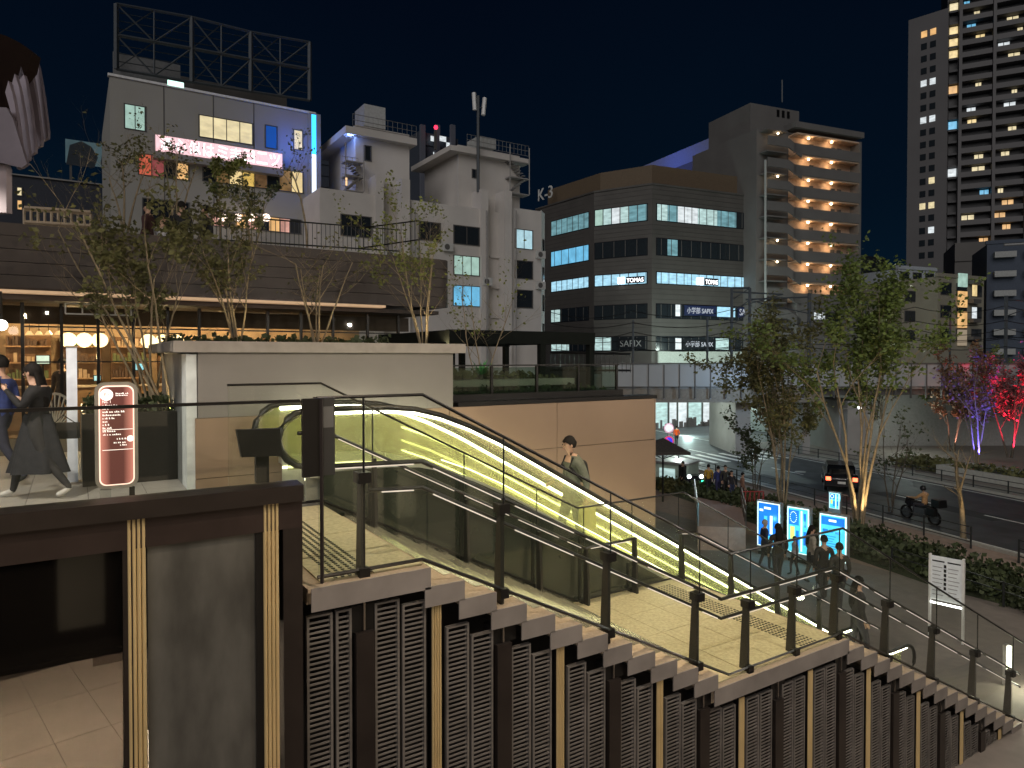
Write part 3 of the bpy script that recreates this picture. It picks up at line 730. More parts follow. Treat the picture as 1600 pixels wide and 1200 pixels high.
for k, (x0, x1) in enumerate(((-1.4, 1.0), (1.4, 3.3), (3.8, 5.4))):
    ct = thing('counter', ('wooden shop counter left of the white post', 'pale wooden shop counter behind the stems of the planter trees', 'pale wooden counter at the right end of the shop')[k], 'counter', (x0, YS + 2.8, DZ))
    box('front', mat('counter_wood', (.36, .22, .12), .5), ct, x0, x1, YS + 2.8, YS + 3.3, DZ, -.7); box('top', mat('counter_top', (.6, .5, .38), .4), ct, x0 - .05, x1 + .05, YS + 2.75, YS + 3.35, -.7, -.66)
M_globe = glow('globe_lamp', (1, .80, .42), 3.0)
def globes(px, py, n, lab):
    c = aty(px, py, YS + 2.2); t = thing('globe_lamp', lab, 'lamp', (c.x, c.y, c.z))
    MB().box(c.x - .1, c.x + (n - 1) * .3 + .1, c.y - .02, c.y + .02, c.z + .17, c.z + .2).build('bar', M_black, t)
    for k in range(n):
        MB().ball((c.x + k * .30, c.y, c.z), .165, 14).build('globe', M_globe, t, smooth=True)
    MB().tube([(c.x + .3, c.y, c.z + .2), (c.x + .3, c.y, 1.12)], .01, 4).build('cord', M_black, t)
    lamp('POINT', (c.x + .3, c.y, c.z - .35), 40, (1, .72, .38), .15)
globes(107, 531, 3, 'row of three glowing globe lamps above the white post'); globes(232, 533, 3, 'row of three glowing globe lamps behind the planter trees')
M_sh = glow('shop_shade', (1, .55, .25), 1.5)
for k in range(4):
    c = aty(46 + k * 15, 523, YS + 4); t = thing('shade_lamp', ('leftmost', 'second', 'third', 'rightmost')[k] + ' of the four small copper shade lamps over the shop shelves', 'lamp', tuple(c), group='copper shade lamps over the shelves')
    MB().tube([(c.x, c.y, c.z), (c.x, c.y, c.z + .09)], [.09, .03], 10).build('shade', M_sh, t); MB().tube([(c.x, c.y, c.z + .09), (c.x, c.y, 1.12)], .008, 4).build('cord', M_black, t)
box('bulkhead', mat('bulkhead_brown', (.07, .05, .035), .6), sh, -12, RX, YS + 2.0, YS + 2.2, .72, 1.1)
for x in (-3.5, -1.8, 0, 1.8, 3.4, 5.0): lamp('POINT', (x, YS + 4.3, 1.0), 75, (1, .68, .36), .03)
def screen(px, py, w_, h_, col, lab, yy=YS + 2.9):
    c = aty(px, py, yy); t = thing('computer_screen', lab, 'screen', (c.x, c.y, c.z - h_ / 2))
    box('housing', M_black, t, c.x - w_ / 2 - .02, c.x + w_ / 2 + .02, c.y, c.y + .03, c.z - h_ / 2 - .02, c.z + h_ / 2 + .02)
    box('display', glow('screen_%s' % int(col[0] * 10), col, 1.2, .4, 6), t, c.x - w_ / 2, c.x + w_ / 2, c.y - .004, c.y - .001, c.z - h_ / 2, c.z + h_ / 2)
    box('stand', M_black, t, c.x - .02, c.x + .02, c.y + .0, c.y + .03, -.66, c.z - h_ / 2 - .02)
screen(218, 573, .17, .15, (.3, .75, 1), 'small blue till screen on the counter behind the trees'); screen(67, 562, .24, .18, (.75, .95, .85), 'pale till screen above the walking woman')
screen(152, 591, .13, .11, (.45, .85, 1), 'tiny blue screen just over the copper sign')
# cable tray under the soffit
tr_ = thing('cable_tray', 'white rectangular metal rack hanging under the shop soffit', 'rack', (aty(102, 470, YS + .6).x, YS + .6, .9))
a, b = aty(102, 474, YS + .6), aty(205, 484, YS + .6)
for z in (1.09, .88): MB().tube([(a.x, YS + .6, z), (b.x, YS + .6, z)], .016, 4).build('rail', M_white, tr_)
for i in range(5): x = a.x + (b.x - a.x) * i / 4; MB().tube([(x, YS + .6, .88), (x, YS + .6, 1.09)], .014, 4).build('rung', M_white, tr_)
# roof terrace railing
def bars(name, lab, pts, h, step, m, r=.012, cat='railing'):
    t = thing(name, lab, cat, tuple(pts[0])); q = MB()
    for a, b in zip(pts[:-1], pts[1:]):
        a, b = Vector(a), Vector(b); L = (b - a).length; n_ = int(L / step)
        for dz in (0.06, h): MB().tube([a + Vector((0, 0, dz)), b + Vector((0, 0, dz))], r * 1.5, 4).build('rail', m, t)
        for i in range(n_ + 1):
            p_ = a + (b - a) * (i / max(1, n_)); q.tube([p_, p_ + Vector((0, 0, h))], r * .7, 4, False)
    q.build('bars', m, t, kind='stuff'); return t
bars('terrace_railing', 'dark thin-bar railing along the roof terrace above the shop', [aty(330, 378, YS + 1), aty(625, 396, YS + 1)], .62, .11, M_fence)
bars('stair_railing', 'dark sloping bar railing at the right end of the roof terrace', [aty(560, 392, YS + .3), aty(655, 378, YS + .3), aty(655, 410, YS + .3)], .55, .12, M_black)
bars('slat_fence', 'pale lit slatted fence on the roof at the far left', [aty(38, 352, YS + 3), aty(142, 358, YS + 3)], .38, .12, mat('lit_slats', (.45, .36, .26), .6), .04)
# canopy at top left: folded metal fins
cn = thing('ribbed_canopy', 'ribbed mauve metal canopy jutting in at the top left', 'canopy', tuple(atd(0, 260, 8)))
M_fin = mat('mauve_metal', (.10, .085, .105), .35, .3)
def slab3(name, m, parent, quad, d0, d1):
    p = [atd(x, y, d0) for x, y in quad]; n_ = len(p); D_ = Vector((C_, S_, 0)) * (d1 - d0); q = MB()
    q.v = [tuple(a) for a in p] + [tuple(a + D_) for a in p]
    q.f = [tuple(range(n_))[::-1], tuple(range(n_, 2 * n_))] + [(i, (i + 1) % n_, (i + 1) % n_ + n_, i + n_) for i in range(n_)]; q.m = [0] * len(q.f)
    return q.build(name, m, parent)
# folded fins, each a bent blade running back from the eave, dark gaps between
for k in range(5):
    dx = -k * 10; dy = k * 11
    slab3('fin_back', MC.get('rust_dark') or mat('rust_dark', (.008, .004, .003), .9, spec=.1), cn, [(x + dx, y + dy) for x, y in ((44, 84), (52, 84), (66, 196), (56, 196))], 9.3 - k * .5, 9.38 - k * .5)
    pf = [(53, 82), (60, 104), (68, 150), (75, 206), (74, 216), (66, 220), (62, 170), (56, 128), (48, 100)]
    slab3('fin', mat('pale_mauve_metal', (.14, .12, .15), .35, .3), cn, [(x + dx, y + dy) for x, y in pf], 9.0 - k * .5, 9.05 - k * .5)
slab3('roof_edge', mat('rust_dark', (.008, .004, .003), .9, spec=.1), cn, [(-60, 34), (10, 56), (30, 66), (50, 82), (44, 108), (26, 130), (14, 166), (-60, 170)], 8.0, 8.15)
slab3('soffit_panel', M_fin, cn, [(-60, 165), (10, 168), (20, 185), (42, 256), (34, 262), (-60, 240)], 6.9, 6.94)
slab3('fascia_wall', mat('mauve_wall', (.20, .17, .19), .6), cn, [(-60, 242), (2, 242), (10, 262), (10, 332), (-60, 332)], 7.0, 7.08)
# ================================================================ PLANTED TERRACE AND PERGOLA (right of the grey block)
pt = thing('planted_terrace', 'dark planted terrace edge above the beige wall', 'terrace', (4.95, YW + .4, -.7))
box('upstand', M_black, pt, 4.9, 8.6, YW + .36, YW + .5, -.85, -.60); box('floor', mat('terrace_floor', (.07, .07, .065), .7), pt, 4.9, 9.02, YW + .5, 22, -.95, -.84)
box('bench_ledge', mat('ledge', (.26, .25, .20), .7), pt, 5.0, 8.5, YW + 1.7, YW + 2.0, -.55, -.42)
tg = thing('terrace_guard', 'dark glass guard with slim posts in front of the terrace plants', 'railing', (4.95, YW + .42, -.6))
M_gdk = glass('dark_glass', (.62, .72, .66), .02, (.3, .36, .3), .8)
xs = [4.93, 5.8, 6.7, 7.6, 8.5]
for a, b in zip(xs[:-1], xs[1:]): box('glass_pane', M_gdk, tg, a + .02, b - .02, YW + .425, YW + .44, -.60, -.17)
for x in xs: box('post', M_black, tg, x - .02, x + .02, YW + .41, YW + .455, -.60, -.15)
box('top_rail', M_black, tg, 4.9, 8.55, YW + .41, YW + .455, -.149, -.125)
hedge('terrace_plants', Vector((5.0, YW + .6, 0)), X_, Vector((0, 1, 0)), 3.4, 1.0, .45, M_leafd, 2200, .08, -.84, 31)
hedge('terrace_grass', Vector((5.0, YW + 2.1, 0)), X_, Vector((0, 1, 0)), 3.8, 1.2, .5, M_leafo, 1800, .10, -.7, 32)
M_pblk = mat('pergola_black', (.008, .010, .009), .9, spec=.1)
pg = thing('pergola', 'black flat-roofed pergola frame on the planted terrace', 'pergola', (7, 12.6, -.85))
ya, yb = 12.6, 16.5
ax, bxx = aty(702, 517, ya).x, aty(930, 520, ya).x; zt = aty(930, 520, ya).z
cx = aty(776, 520, ya).x
for y in (ya, yb - .15): box('beam', M_pblk, pg, ax, bxx, y, y + .15, zt - .28, zt)
for x in (ax, cx, bxx - .15): 
    box('cross_beam', M_pblk, pg, x, x + .12, ya + .151, yb - .151, zt - .25, zt - .01)
for x in (ax, aty(845, 520, ya).x, bxx - .16):
    for y in (ya, yb - .15): box('post', M_pblk, pg, x, x + .14, y + .005, y + .145, -.85, zt - .281)
for k in range(9): box('roof_slat', M_pblk, pg, ax + .2 + k * .42, ax + .28 + k * .42, ya + .16, yb - .16, zt - .08, zt - .02)
bars('wire_fence', 'black bar fence at the far side of the planted terrace', [aty(860, 582, 15.5), aty(985, 582, 15.5)], .55, .16, M_black, .02)
# ================================================================ TREES
def tree(label, base, H, W, stems, nleaf, lsize, mleaf, mbark, seed, bare=False, rbase=.03, start=.2, group=None, sparse=.55, lean=(0, 0), depth=3, name='tree', clump=.35, tips_only=True):
    r = random.Random(seed); t = thing(name, label, 'tree', tuple(base), group)
    tr = MB(); tips = []; base = Vector(base)
    def grow(p, d, L, rad, lev):
        n_ = 5; pts = [p]; rs = [rad]
        for i in range(n_):
            d = (d + Vector((r.uniform(-1, 1), r.uniform(-1, 1), r.uniform(-.6, .9))) * (.10 + .06 * lev)).normalized()
            p = p + d * (L / n_); pts.append(p); rs.append(rad * (1 - .55 * (i + 1) / n_))
            if lev < depth and i >= (1 if lev else int(start * 5)):
                for _ in range(1 if r.random() < (.8 if lev else .9) else 2):
                    a = Vector((r.uniform(-1, 1), r.uniform(-1, 1), r.uniform(-.25, .7))).normalized()
                    nd = (d * .55 + a * .75 * W).normalized(); grow(p, nd, L * r.uniform(.34, .55), rs[-1] * .55, lev + 1)
            if lev >= max(1, depth - 1): tips.append((p, lev))
        tr.tube(pts, rs, 5 if rad > .012 else 3, False)
        if lev == 0: tips.append((p, lev))
    for k in range(stems):
        an = 2 * math.pi * k / stems + r.uniform(-.4, .4); out = W * .30 if stems > 1 else .03
        d = Vector((math.cos(an) * out + lean[0], math.sin(an) * out + lean[1], 1)).normalized()
        grow(base + Vector((math.cos(an), math.sin(an), 0)) * rbase * (2 if stems > 1 else 0), d, H * r.uniform(.62, .8) / max(d.z, .5), rbase, 0)
    tr.build('trunk', mbark, t, smooth=True)
    if not bare and tips:
        lf = MB()
        for i in range(nleaf):
            p, lev = tips[r.randrange(len(tips))]
            if mnoise.noise(p * 1.3 + Vector((seed, 0, 0))) < -.25 * sparse: continue
            o = p + Vector((r.gauss(0, 1), r.gauss(0, 1), r.gauss(0, .8))) * clump * H * .06
            s = lsize * r.uniform(.6, 1.3)
            d1 = Vector((r.uniform(-1, 1), r.uniform(-1, 1), r.uniform(-.8, .6))).normalized() * s
            d2 = d1.cross(Vector((r.uniform(-1, 1), r.uniform(-1, 1), r.uniform(-1, 1)))).normalized() * s * .33
            up = d1.cross(d2).normalized() * s * .08
            b = len(lf.v); lf.v += [tuple(o), tuple(o + d1 * .5 + d2 + up), tuple(o + d1), tuple(o + d1 * .5 - d2 + up)]
            lf.f += [(b, b + 1, b + 2), (b, b + 2, b + 3)]; lf.m += [0, 0]
        lf.build('crown', mleaf, t)
    return t
b1 = aty(235, 640, 11.2); b1.z = -.8
tree('leafy multi-stem tree in the black trough beside the copper sign', b1, 2.45, .5, 5, 3000, .085, M_leafo, M_bark, 11, rbase=.022, lean=(-.10, 0), start=.5)
b2 = aty(262, 640, 10.9); b2.z = -.8
tree('slender forked tree just left of the grey block', b2, 3.5, .5, 3, 420, .075, M_leafo, M_bark, 12, rbase=.022, lean=(-.30, .1), start=.5)
b3 = aty(370, 530, 12.6); b3.z = .15
tree('bushy dark-leaved tree behind the grey block', b3, 2.3, .5, 5, 2900, .08, M_leafo, M_bark, 13, rbase=.02, lean=(0, 0))
b4 = aty(495, 530, 12.6); b4.z = .15
tree('nearly bare twiggy tree behind the middle of the grey block', b4, 2.2, 1.3, 5, 260, .07, M_leafo, M_bark, 14, rbase=.02)
b5 = aty(662, 530, 13.2); b5.z = .1
tree('pale sparse tree lit from below at the right end of the grey block', b5, 3.0, .6, 5, 1600, .08, M_leafy, M_bark, 15, rbase=.02, lean=(-.05, 0))
b6 = aty(752, 555, 12.0); b6.z = -.8
tree('thin sapling with few leaves in front of the pergola', b6, 2.7, .9, 3, 380, .07, M_leafy, M_bark, 16, rbase=.016)
# roof terrace trees
for k, (px, py, H, st_, nl, sd_, lab, ml, bare) in enumerate((
        (195, 352, 2.2, 3, 700, 41, 'small twisted tree with pale leaves on the roof terrace at left', M_leafo, False),
        (275, 350, 2.5, 3, 500, 42, 'birch-like group of three pale trunks in front of the white board building', M_leafo, False),
        (345, 365, 2.0, 1, 1500, 43, 'bright green upright tree on the roof terrace', M_leafy, False),
        (395, 372, 1.4, 3, 700, 44, 'low dark shrub tree by the terrace lamps', M_leafd, False),
        (480, 378, 3.0, 1, 160, 45, 'tall bare lit tree at the blue-lit corner', M_leafo, False))):
    c = aty(px, py, YS + 2.2); c.z -= .15
    tree(lab, c, H, .8, st_, nl, .085, ml, M_bark, sd_, rbase=.03 if k != 4 else .035, start=.4)
# street trees
M_leafg = mat('leaf_fresh_green', (.10, .14, .03), .6, var=.4, scale=1.5)
def gpt(px, py):
    p = atg(px, py); return p
c = gpt(1222, 800)
tree('dense olive-leaved street tree behind the cyan display panels', c, 8.4, .42, 6, 15000, .19, M_leafo, M_bark, 51, rbase=.055, start=.3, sparse=.3)
c = gpt(1342, 822)
tree('tall vase-shaped tree with bright green top right of the displays', c, 9.8, .30, 6, 14000, .20, M_leafg, M_bark, 57, rbase=.075, start=.5, sparse=.3)
c = gpt(1505, 845)
tree('small bare pruned tree with a lit yellow trunk by the notice board', c, 4.2, 1.2, 1, 0, .1, M_leafo, M_bark, 53, bare=True, rbase=.13, start=.2)
for k, (px, py, H, ml, mb_, lab) in enumerate(((1488, 715, 5.4, M_leafr, M_barkd, 'russet-leaved tree with a pink-lit trunk on the far planter'), (1527, 735, 5.6, M_leafr, M_bark, 'tree lit deep blue between the russet and red ones'), (1578, 725, 6.4, M_leafp, M_barkd, 'red-lit leafy tree at the right edge of the frame'))):
    c = gpt(px, py); c.z += .45
    tree(lab, c, H * 1.15, .55, 3, (5200, 2600, 6200)[k], .22, ml, mb_, 61 + k, rbase=.07, start=.3)
    l0 = c - Vector((C_, S_, 0)) * .8; lamp('SPOT', (l0.x, l0.y, c.z + .1), (700, 3600, 4200)[k], ((1, .45, .35), (.12, .10, 1), (1, .03, .10))[k], .05, (c.x, c.y, c.z + 5), 70)
for k, (px, py, H) in enumerate(((1392, 800, 5.0), (1420, 690, 5.0), (1180, 770, 3.5))):
    c = gpt(px, py)
    tree(('thin dark sapling between the green tree and the motorcycle', 'dark evergreen shrub by the arch of the viaduct', 'leafy bush tree left of the display panels')[k], c, H, .7, 3, (500, 2600, 1800)[k], .16, M_leafd, M_barkd, 71 + k, rbase=.04)
for k, (px, d) in enumerate(((1375, 58), (1545, 62), (1590, 60), (1470, 66), (1440, 60), (1520, 58))):
    c = atd(px, 570, d); c.z = -5.2
    tree(('yellowish tree top over the viaduct beside the tall green tree', 'yellow-green tree behind the viaduct above the red tree', 'pale tree behind the viaduct at the right edge', 'low yellow tree behind the viaduct below the beige flats', 'small lamp-lit tree behind the viaduct left of the beige flats', 'thin tree behind the viaduct left of the red-lit tree')[k], c, (5, 5.2, 4.6, 3.6, 3.6, 4.2)[k], .6, 3, 1500, .26, M_leafy, M_barkd, 81 + k, rbase=.09)

# ground spotlights in the planters, shining up into the trees
for p_, e_ in ((b1, 60), (b3, 60), (b5, 70), (b4, 34)):
    lamp('SPOT', (p_.x + .25, p_.y - .55, p_.z + .05), e_, (1, .78, .42), .04, (p_.x, p_.y, p_.z + 2), 95)
for px, py, e_ in ((1222, 800, 160), (1342, 822, 700), (1505, 845, 110)):
    g_ = atg(px, py); q_ = g_ - Vector((C_, S_, 0)) * 1.1; lamp('SPOT', (q_.x, q_.y, g_.z + .15), e_, (1, .72, .36), .05, (g_.x, g_.y, g_.z + 3.5), 80)
g_ = atd(1455, 500, 33); lamp('POINT', tuple(g_), 260, (.95, 1, .8), .04)
# ================================================================ CITY BEHIND
def lit(r, p=.3): return r.random() < p
W_dark = glow('window_dark', (.012, .02, .026), .6)
W_dk2 = mat('window_glass_dark', (.02, .025, .03), .12)
W_warm = glow('window_warm', (1, .76, .36), .95, .45, .9)
W_cream = glow('window_cream', (.92, .78, .46), .9, .35, 1.2, (1, 1, 2))
W_cool = glow('window_cool', (.62, .86, .84), .8, .5, 1.2, (1, 1, 3))
W_green = glow('window_green_white', (.50, .74, .64), .7, .35, 1.5)
W_cyan = glow('window_cyan', (.20, .62, .95), .85, .4, .9)
W_pale = glow('window_pale', (.85, .92, .95), .9, .45, .9, (1, 1, 3))
W_amber = glow('window_amber', (.95, .55, .22), .9, .4, .8)
W_teal = glow('window_teal', (.30, .62, .70), .55, .6, .8, (1, 1, 3))
M_bw = mat('building_white', (.56, .53, .50), .8, var=.1, scale=.4, bump=.1)
M_bg = mat('building_grey', (.28, .27, .26), .8, var=.12, scale=.4)
M_bk = mat('building_dark', (.10, .095, .09), .7, var=.1, scale=.3)
M_frame = mat('window_frame', (.08, .08, .08), .5)
def win(F_, parent, px0, px1, py0, py1, m, n_=1, ref=None, recess=.15, fm=None):
    """a window: frame proud of the wall, panes set in it"""
    ref = px0 if ref is None else ref
    z1, z0 = F_.z(ref, py0), F_.z(ref, py1); s0, s1 = F_.s(px0), F_.s(px1); t = .05 * max(1, (z1 - z0) / 1.6)
    q = MB(); q.obox(F_.o, F_.u, F_.n, s0 - t, s1 + t, .002, .06, z0 - t, z0).obox(F_.o, F_.u, F_.n, s0 - t, s1 + t, .002, .06, z1, z1 + t)
    for k in range(n_ + 1):
        s = s0 + (s1 - s0) * k / n_; q.obox(F_.o, F_.u, F_.n, s - t * (1 if k in (0, n_) else .5), s + (0 if k == n_ and 0 else t * .5), .003, .055, z0, z1)
    w_ = q.build('window', fm or M_frame, parent)
    for k in range(n_):
        a, b = s0 + (s1 - s0) * k / n_ + t * .5, s0 + (s1 - s0) * (k + 1) / n_ - t * .5
        mm = m[k % len(m)] if isinstance(m, (list, tuple)) else m
        if mm is None: continue
        MB().obox(F_.o, F_.u, F_.n, a, b, .004, .02, z0 + .01, z1 - .01).build('pane', mm, w_)
    return w_
def pxbox(name, m, parent, F_, px0, px1, pytop, depth, zbase=-7.6, ref=None, o1=0.0):
    z1 = F_.z(px0 if ref is None else ref, pytop)
    return MB().obox(F_.o, F_.u, F_.n, F_.s(px0), F_.s(px1), -depth, o1, zbase, z1).build(name, m, parent)
VA = 2487
# ---- white board building with the steel billboard frame
Y1 = 50
class FX(Face):
    def __init__(s, y): s.o = Vector((0, y, 0)); s.u = Vector((1, 0, 0)); s.n = Vector((0, -1, 0))
class FS(Face):
    """side wall, plane X = x, seen from the low-X side (reads towards -Y)"""
    def __init__(s, x): s.o = Vector((x, 0, 0)); s.u = Vector((0, -1, 0)); s.n = Vector((-1, 0, 0))
A_ = FX(Y1); x0, x1 = A_.s(174), A_.s(492); zt = A_.z(174, 119)
b = thing('board_building', 'pale flat-fronted building with a blue-lit end, glowing sign and billboard frame on top', 'building', (x0, Y1, -7.6))
M_b1 = mat('board_wall', (.34, .33, .30), .7, var=.06, scale=.3)
box('wall', M_b1, b, x0, x1, Y1, Y1 + 14, -7.6, zt)
for px in (258, 335, 398): s = A_.s(px); box('panel_joint', M_bk, b, s - .03, s + .03, Y1 - .02, Y1 - .002, A_.z(174, 330), zt)
box('parapet_cap', M_white, b, x0 - .1, x1 + .1, Y1 - .1, Y1 + .3, zt, zt + .15)
def wx(F_, par, px0, px1, a, c, m, n_=1, ref=None): return win(F_, par, px0, px1, a, c, m, n_, ref)
wx(A_, b, 197, 229, 163, 200, W_green, 2); wx(A_, b, 313, 396, 180, 213, W_cream, 4); wx(A_, b, 460, 474, 203, 233, W_cream, 1)
wx(A_, b, 416, 434, 196, 230, glow('window_blue', (.02, .12, .5), .5), 1); 
wx(A_, b, 218, 296, 240, 272, [glow('window_red', (.9, .18, .10), .7, .6, 1.2), glow('window_rose', (.5, .12, .12), .6, .7, 1.2), W_dk2, W_amber], 4)
wx(A_, b, 318, 474, 248, 282, [W_dk2, glow('window_bar', (.5, .3, .12), .5, .8, 1.5), W_warm, glow('window_gold', (.9, .6, .15), .8, .6, 1.5), glow('window_bar2', (.3, .17, .08), .5, .8, 2)], 8)
wx(A_, b, 224, 296, 310, 350, [W_dk2], 3)
wx(A_, b, 332, 470, 330, 352, [glow('window_pink', (.95, .5, .4), .7, .7, 1.5), W_dk2, W_amber], 8)
for k, px in enumerate((348, 372, 392, 416)):
    c = aty(px, 340, Y1 - .8); t = thing('paper_lantern', ('leftmost', 'second', 'third', 'rightmost')[k] + ' of the four round glowing lanterns on the front of the board building', 'lantern', tuple(c), 'row of round lanterns at the board building')
    MB().ball(c, .28, 8).build('shade', glow('lantern', (1, .8, .65), 2.2), t); MB().tube([(c.x, c.y, c.z + .27), (c.x, Y1, c.z + .6)], .02, 3).build('bracket', M_black, t)
# sign with lettering
sg = thing('led_sign', 'long glowing pink and white sign across the pale building', 'sign', (A_.s(243), Y1 - .7, A_.z(243, 236)))
sz1, sz0 = aty(243, 210, Y1 - .7).z, aty(243, 235, Y1 - .7).z; sx0, sx1 = aty(243, 210, Y1 - .7).x, aty(441, 240, Y1 - .7).x
box('housing', M_bg, sg, sx0 - .1, sx1 + .1, Y1 - .66, Y1 - .01, sz0 - .45, sz1 + .05)
box('lit_face', glow('led_pink', (1, .62, .66), 1.15, .25, 3, (6, 1, .7)), sg, sx0, sx1, Y1 - .70, Y1 - .661, sz0, sz1)
M_lw = glow('led_letters', (.92, 1, .98), 1.9)
for k, ch in enumerate('酒心似はミまヨニツ'):
    wd = (sx1 - sx0) / 9.3; text(ch, M_lw, sg, (sx0 + .25 + k * wd, Y1 - .70, sz0 + .12), X_, N_, (sz1 - sz0) * .78, wd * .8, off=.02, depth=.01)
# blue vertical sign
vs_ = thing('vertical_neon_sign', 'tall narrow neon sign, blue above and yellow below, at the end of the pale building', 'sign', (x1, Y1 - .6, 0))
za, zb, zc, zd, ze = [aty(485, y, Y1 - .6).z for y in (178, 240, 305, 345, 378)]; xs_ = x1 - .35
box('housing', M_bg, vs_, x1 - .5, x1 + .3, Y1 - .57, Y1 - .01, ze, za + .1)
for nm, z0, z1, col, s in (('blue_tube', zb, za, (.03, .42, 1), 3.2), ('pale_tube', zc, zb, (.75, .85, 1), 1.6), ('yellow_tube', zd, zc, (1, .85, .1), 1.5), ('pink_tube', ze, zd, (.95, .45, .45), 1.1)):
    box(nm, glow(nm, col, s), vs_, xs_, xs_ + .3, Y1 - .60, Y1 - .571, z0 + .01, z1 - .01)
lamp('POINT', (x1 - 1.5, Y1 - 1.6, zb + .4), 130, (.02, .16, 1), .5)
lamp('POINT', (x1 - .6, Y1 - 2.0, zd), 90, (.9, .95, .3), .4)
lamp('POINT', (x1 + 1.6, Y1 - 3, zb + 1), 70, (.2, .35, 1), .5)
box('roof_lamp', glow('roof_lamp', (.6, 1, .85), 1.8), b, A_.s(264), A_.s(289), Y1 - .12, Y1 - .02, A_.z(264, 134), A_.z(264, 126))
# billboard frame
bf = thing('billboard_frame', 'bare steel billboard truss on the roof of the pale building', 'billboard frame', (x0, Y1 + 2, zt))
M_trs = mat('truss_grey', (.07, .08, .09), .6, .2)
def PY(px, py, y=Y1 + 2): return aty(px, py, y)
tops = [(182, 6), (300, 27), (392, 50), (484, 66)]; mids = [(182, 55), (300, 76), (392, 93), (484, 108)]; bots = [(182, 108), (300, 128), (392, 143), (484, 157)]
for row, r in ((tops, .10), (mids, .13), (bots, .10)):
    for a, c in zip(row[:-1], row[1:]):
        MB().tube([PY(*a), PY(*c)], r, 4).build('chord', M_trs, bf); 
        MB().tube([PY(*a, Y1 + 4.5), PY(*c, Y1 + 4.5)], r * .7, 4).build('rear_chord', M_trs, bf)
for i in range(4):
    MB().tube([PY(*bots[i]), PY(*tops[i])], .16, 4).build('upright', M_trs, bf); MB().tube([PY(*bots[i], Y1 + 4.5), PY(*tops[i], Y1 + 4.5)], .1, 4).build('rear_upright', M_trs, bf)
for a in (tops, mids):
    lo = mids if a is tops else bots
    for i in range(3):
        m_ = ((a[i][0] + a[i + 1][0]) / 2, (lo[i][1] + lo[i + 1][1]) / 2); tm = (m_[0], (a[i][1] + a[i + 1][1]) / 2)
        for p, q in ((a[i], m_), (a[i + 1], m_), (m_, tm)): MB().tube([PY(*p), PY(*q)], .06, 4).build('brace', M_trs, bf)
        MB().tube([PY(*tm, Y1 + 2), PY(*lo[i], Y1 + 4.5)], .05, 4).build('brace', M_trs, bf); MB().tube([PY(*m_, Y1 + 2), PY(*a[i + 1], Y1 + 4.5)], .05, 4).build('brace', M_trs, bf)
q = MB()
for k in range(7):
    f_ = (k + 1) / 8; q.tube([PY(182, 6 + 102 * f_, Y1 + 2.2), PY(484, 66 + 91 * f_, Y1 + 2.2)], .035, 3)
q.build('sheeting_rails', M_trs, bf, kind='stuff')
box('back_panel', mat('back_panel', (.16, .165, .17), .8), bf, A_.s(186), A_.s(300), Y1 + 5, Y1 + 5.3, zt, aty(186, 82, Y1 + 5).z)
box('lower_panel', M_bk, bf, A_.s(300), A_.s(478), Y1 + 5, Y1 + 5.3, zt, aty(300, 122, Y1 + 5).z)
# far poster board and dark block at the left
F_ = FX(75); c = thing('poster_board', 'dim grey poster board with a dark figure print, left of the pale building', 'billboard', (F_.s(104), 75, 10))
box('board', glow('dim_poster', (.10, .16, .18), .5, .3, .7), c, F_.s(104), F_.s(162), 75, 75.3, F_.z(104, 253), F_.z(104, 217))
q = MB(); cx, cz = F_.s(129), F_.z(129, 243)
q.prism([(cx - 1.2, cz - 1), (cx + 1.0, cz - 1), (cx + 1.3, cz), (cx + .8, cz + .9), (cx, cz + 1.3), (cx - .9, cz + .8)], 74.97, 74.99, 'y'); q.prism([(cx + 1.5, cz - .6), (cx + 2.2, cz - .8), (cx + 2.1, cz + .7), (cx + 1.7, cz + .9)], 74.97, 74.99, 'y')
q.build('figure_print', mat('print_dark', (.03, .04, .05), .8), c)
box('post', M_bk, c, F_.s(110), F_.s(114), 75.05, 75.25, -7.6, F_.z(104, 253))
F_ = FX(70); db = thing('dark_block', 'dark low building behind the roof terrace at far left', 'building', (F_.s(-80), 70, -7.6))
MB().box(F_.s(-80), F_.s(160), 70, 80, -7.6, F_.z(40, 276)).build('wall', mat('navy_wall', (.03, .035, .05), .7), db); box('roof_edge', M_bg, db, F_.s(-80), F_.s(160), 69.8, 70.2, F_.z(40, 276), F_.z(40, 274))
win(F_, db, 28, 36, 293, 305, W_cream); win(F_, db, 28, 36, 313, 327, W_amber)
# ---- white stepped apartment house in the middle
Y2 = 46; B_ = FX(Y2)
b = thing('stepped_apartments', 'white stepped apartment house with roof turrets, iron stairs and two bright blue windows', 'building', (B_.s(500), Y2, -7.6))
def blk(nm, px0, px1, py, dep, off=0, m=None, zb=-7.6, ref=None):
    f = FX(Y2 + off); z = f.z(px0 if ref is None else ref, py); z0 = zb if not isinstance(zb, tuple) else f.z(px0, zb[0])
    return box(nm, m or M_bw, b, f.s(px0), f.s(px1), Y2 + off, Y2 + off + dep, z0, z)
blk('wing_wall', 500, 588, 293, 10, 0); blk('pier', 588, 600, 272, 10, -.25)
blk('recessed_wall', 600, 628, 325, 8, .8, mat('brown_panel', (.17, .14, .13), .8)); blk('pier', 628, 641, 279, 9, -.3)
blk('wing_wall', 641, 752, 312, 10, .0); blk('pier', 752, 763, 295, 10, -.25)
blk('recessed_wall', 763, 789, 336, 8, .8, MC['brown_panel']); blk('pier', 789, 800, 297, 10, -.3); blk('wing_wall', 800, 846, 324, 10, .0)
# chamfered end
p, q_ = B_.s(846), B_.s(861)
MB().prism([(p, Y2), (q_, Y2 + .9), (q_, Y2 + 10), (p, Y2 + 10)], -7.6, B_.z(846, 329)).build('chamfered_end', M_white, b)
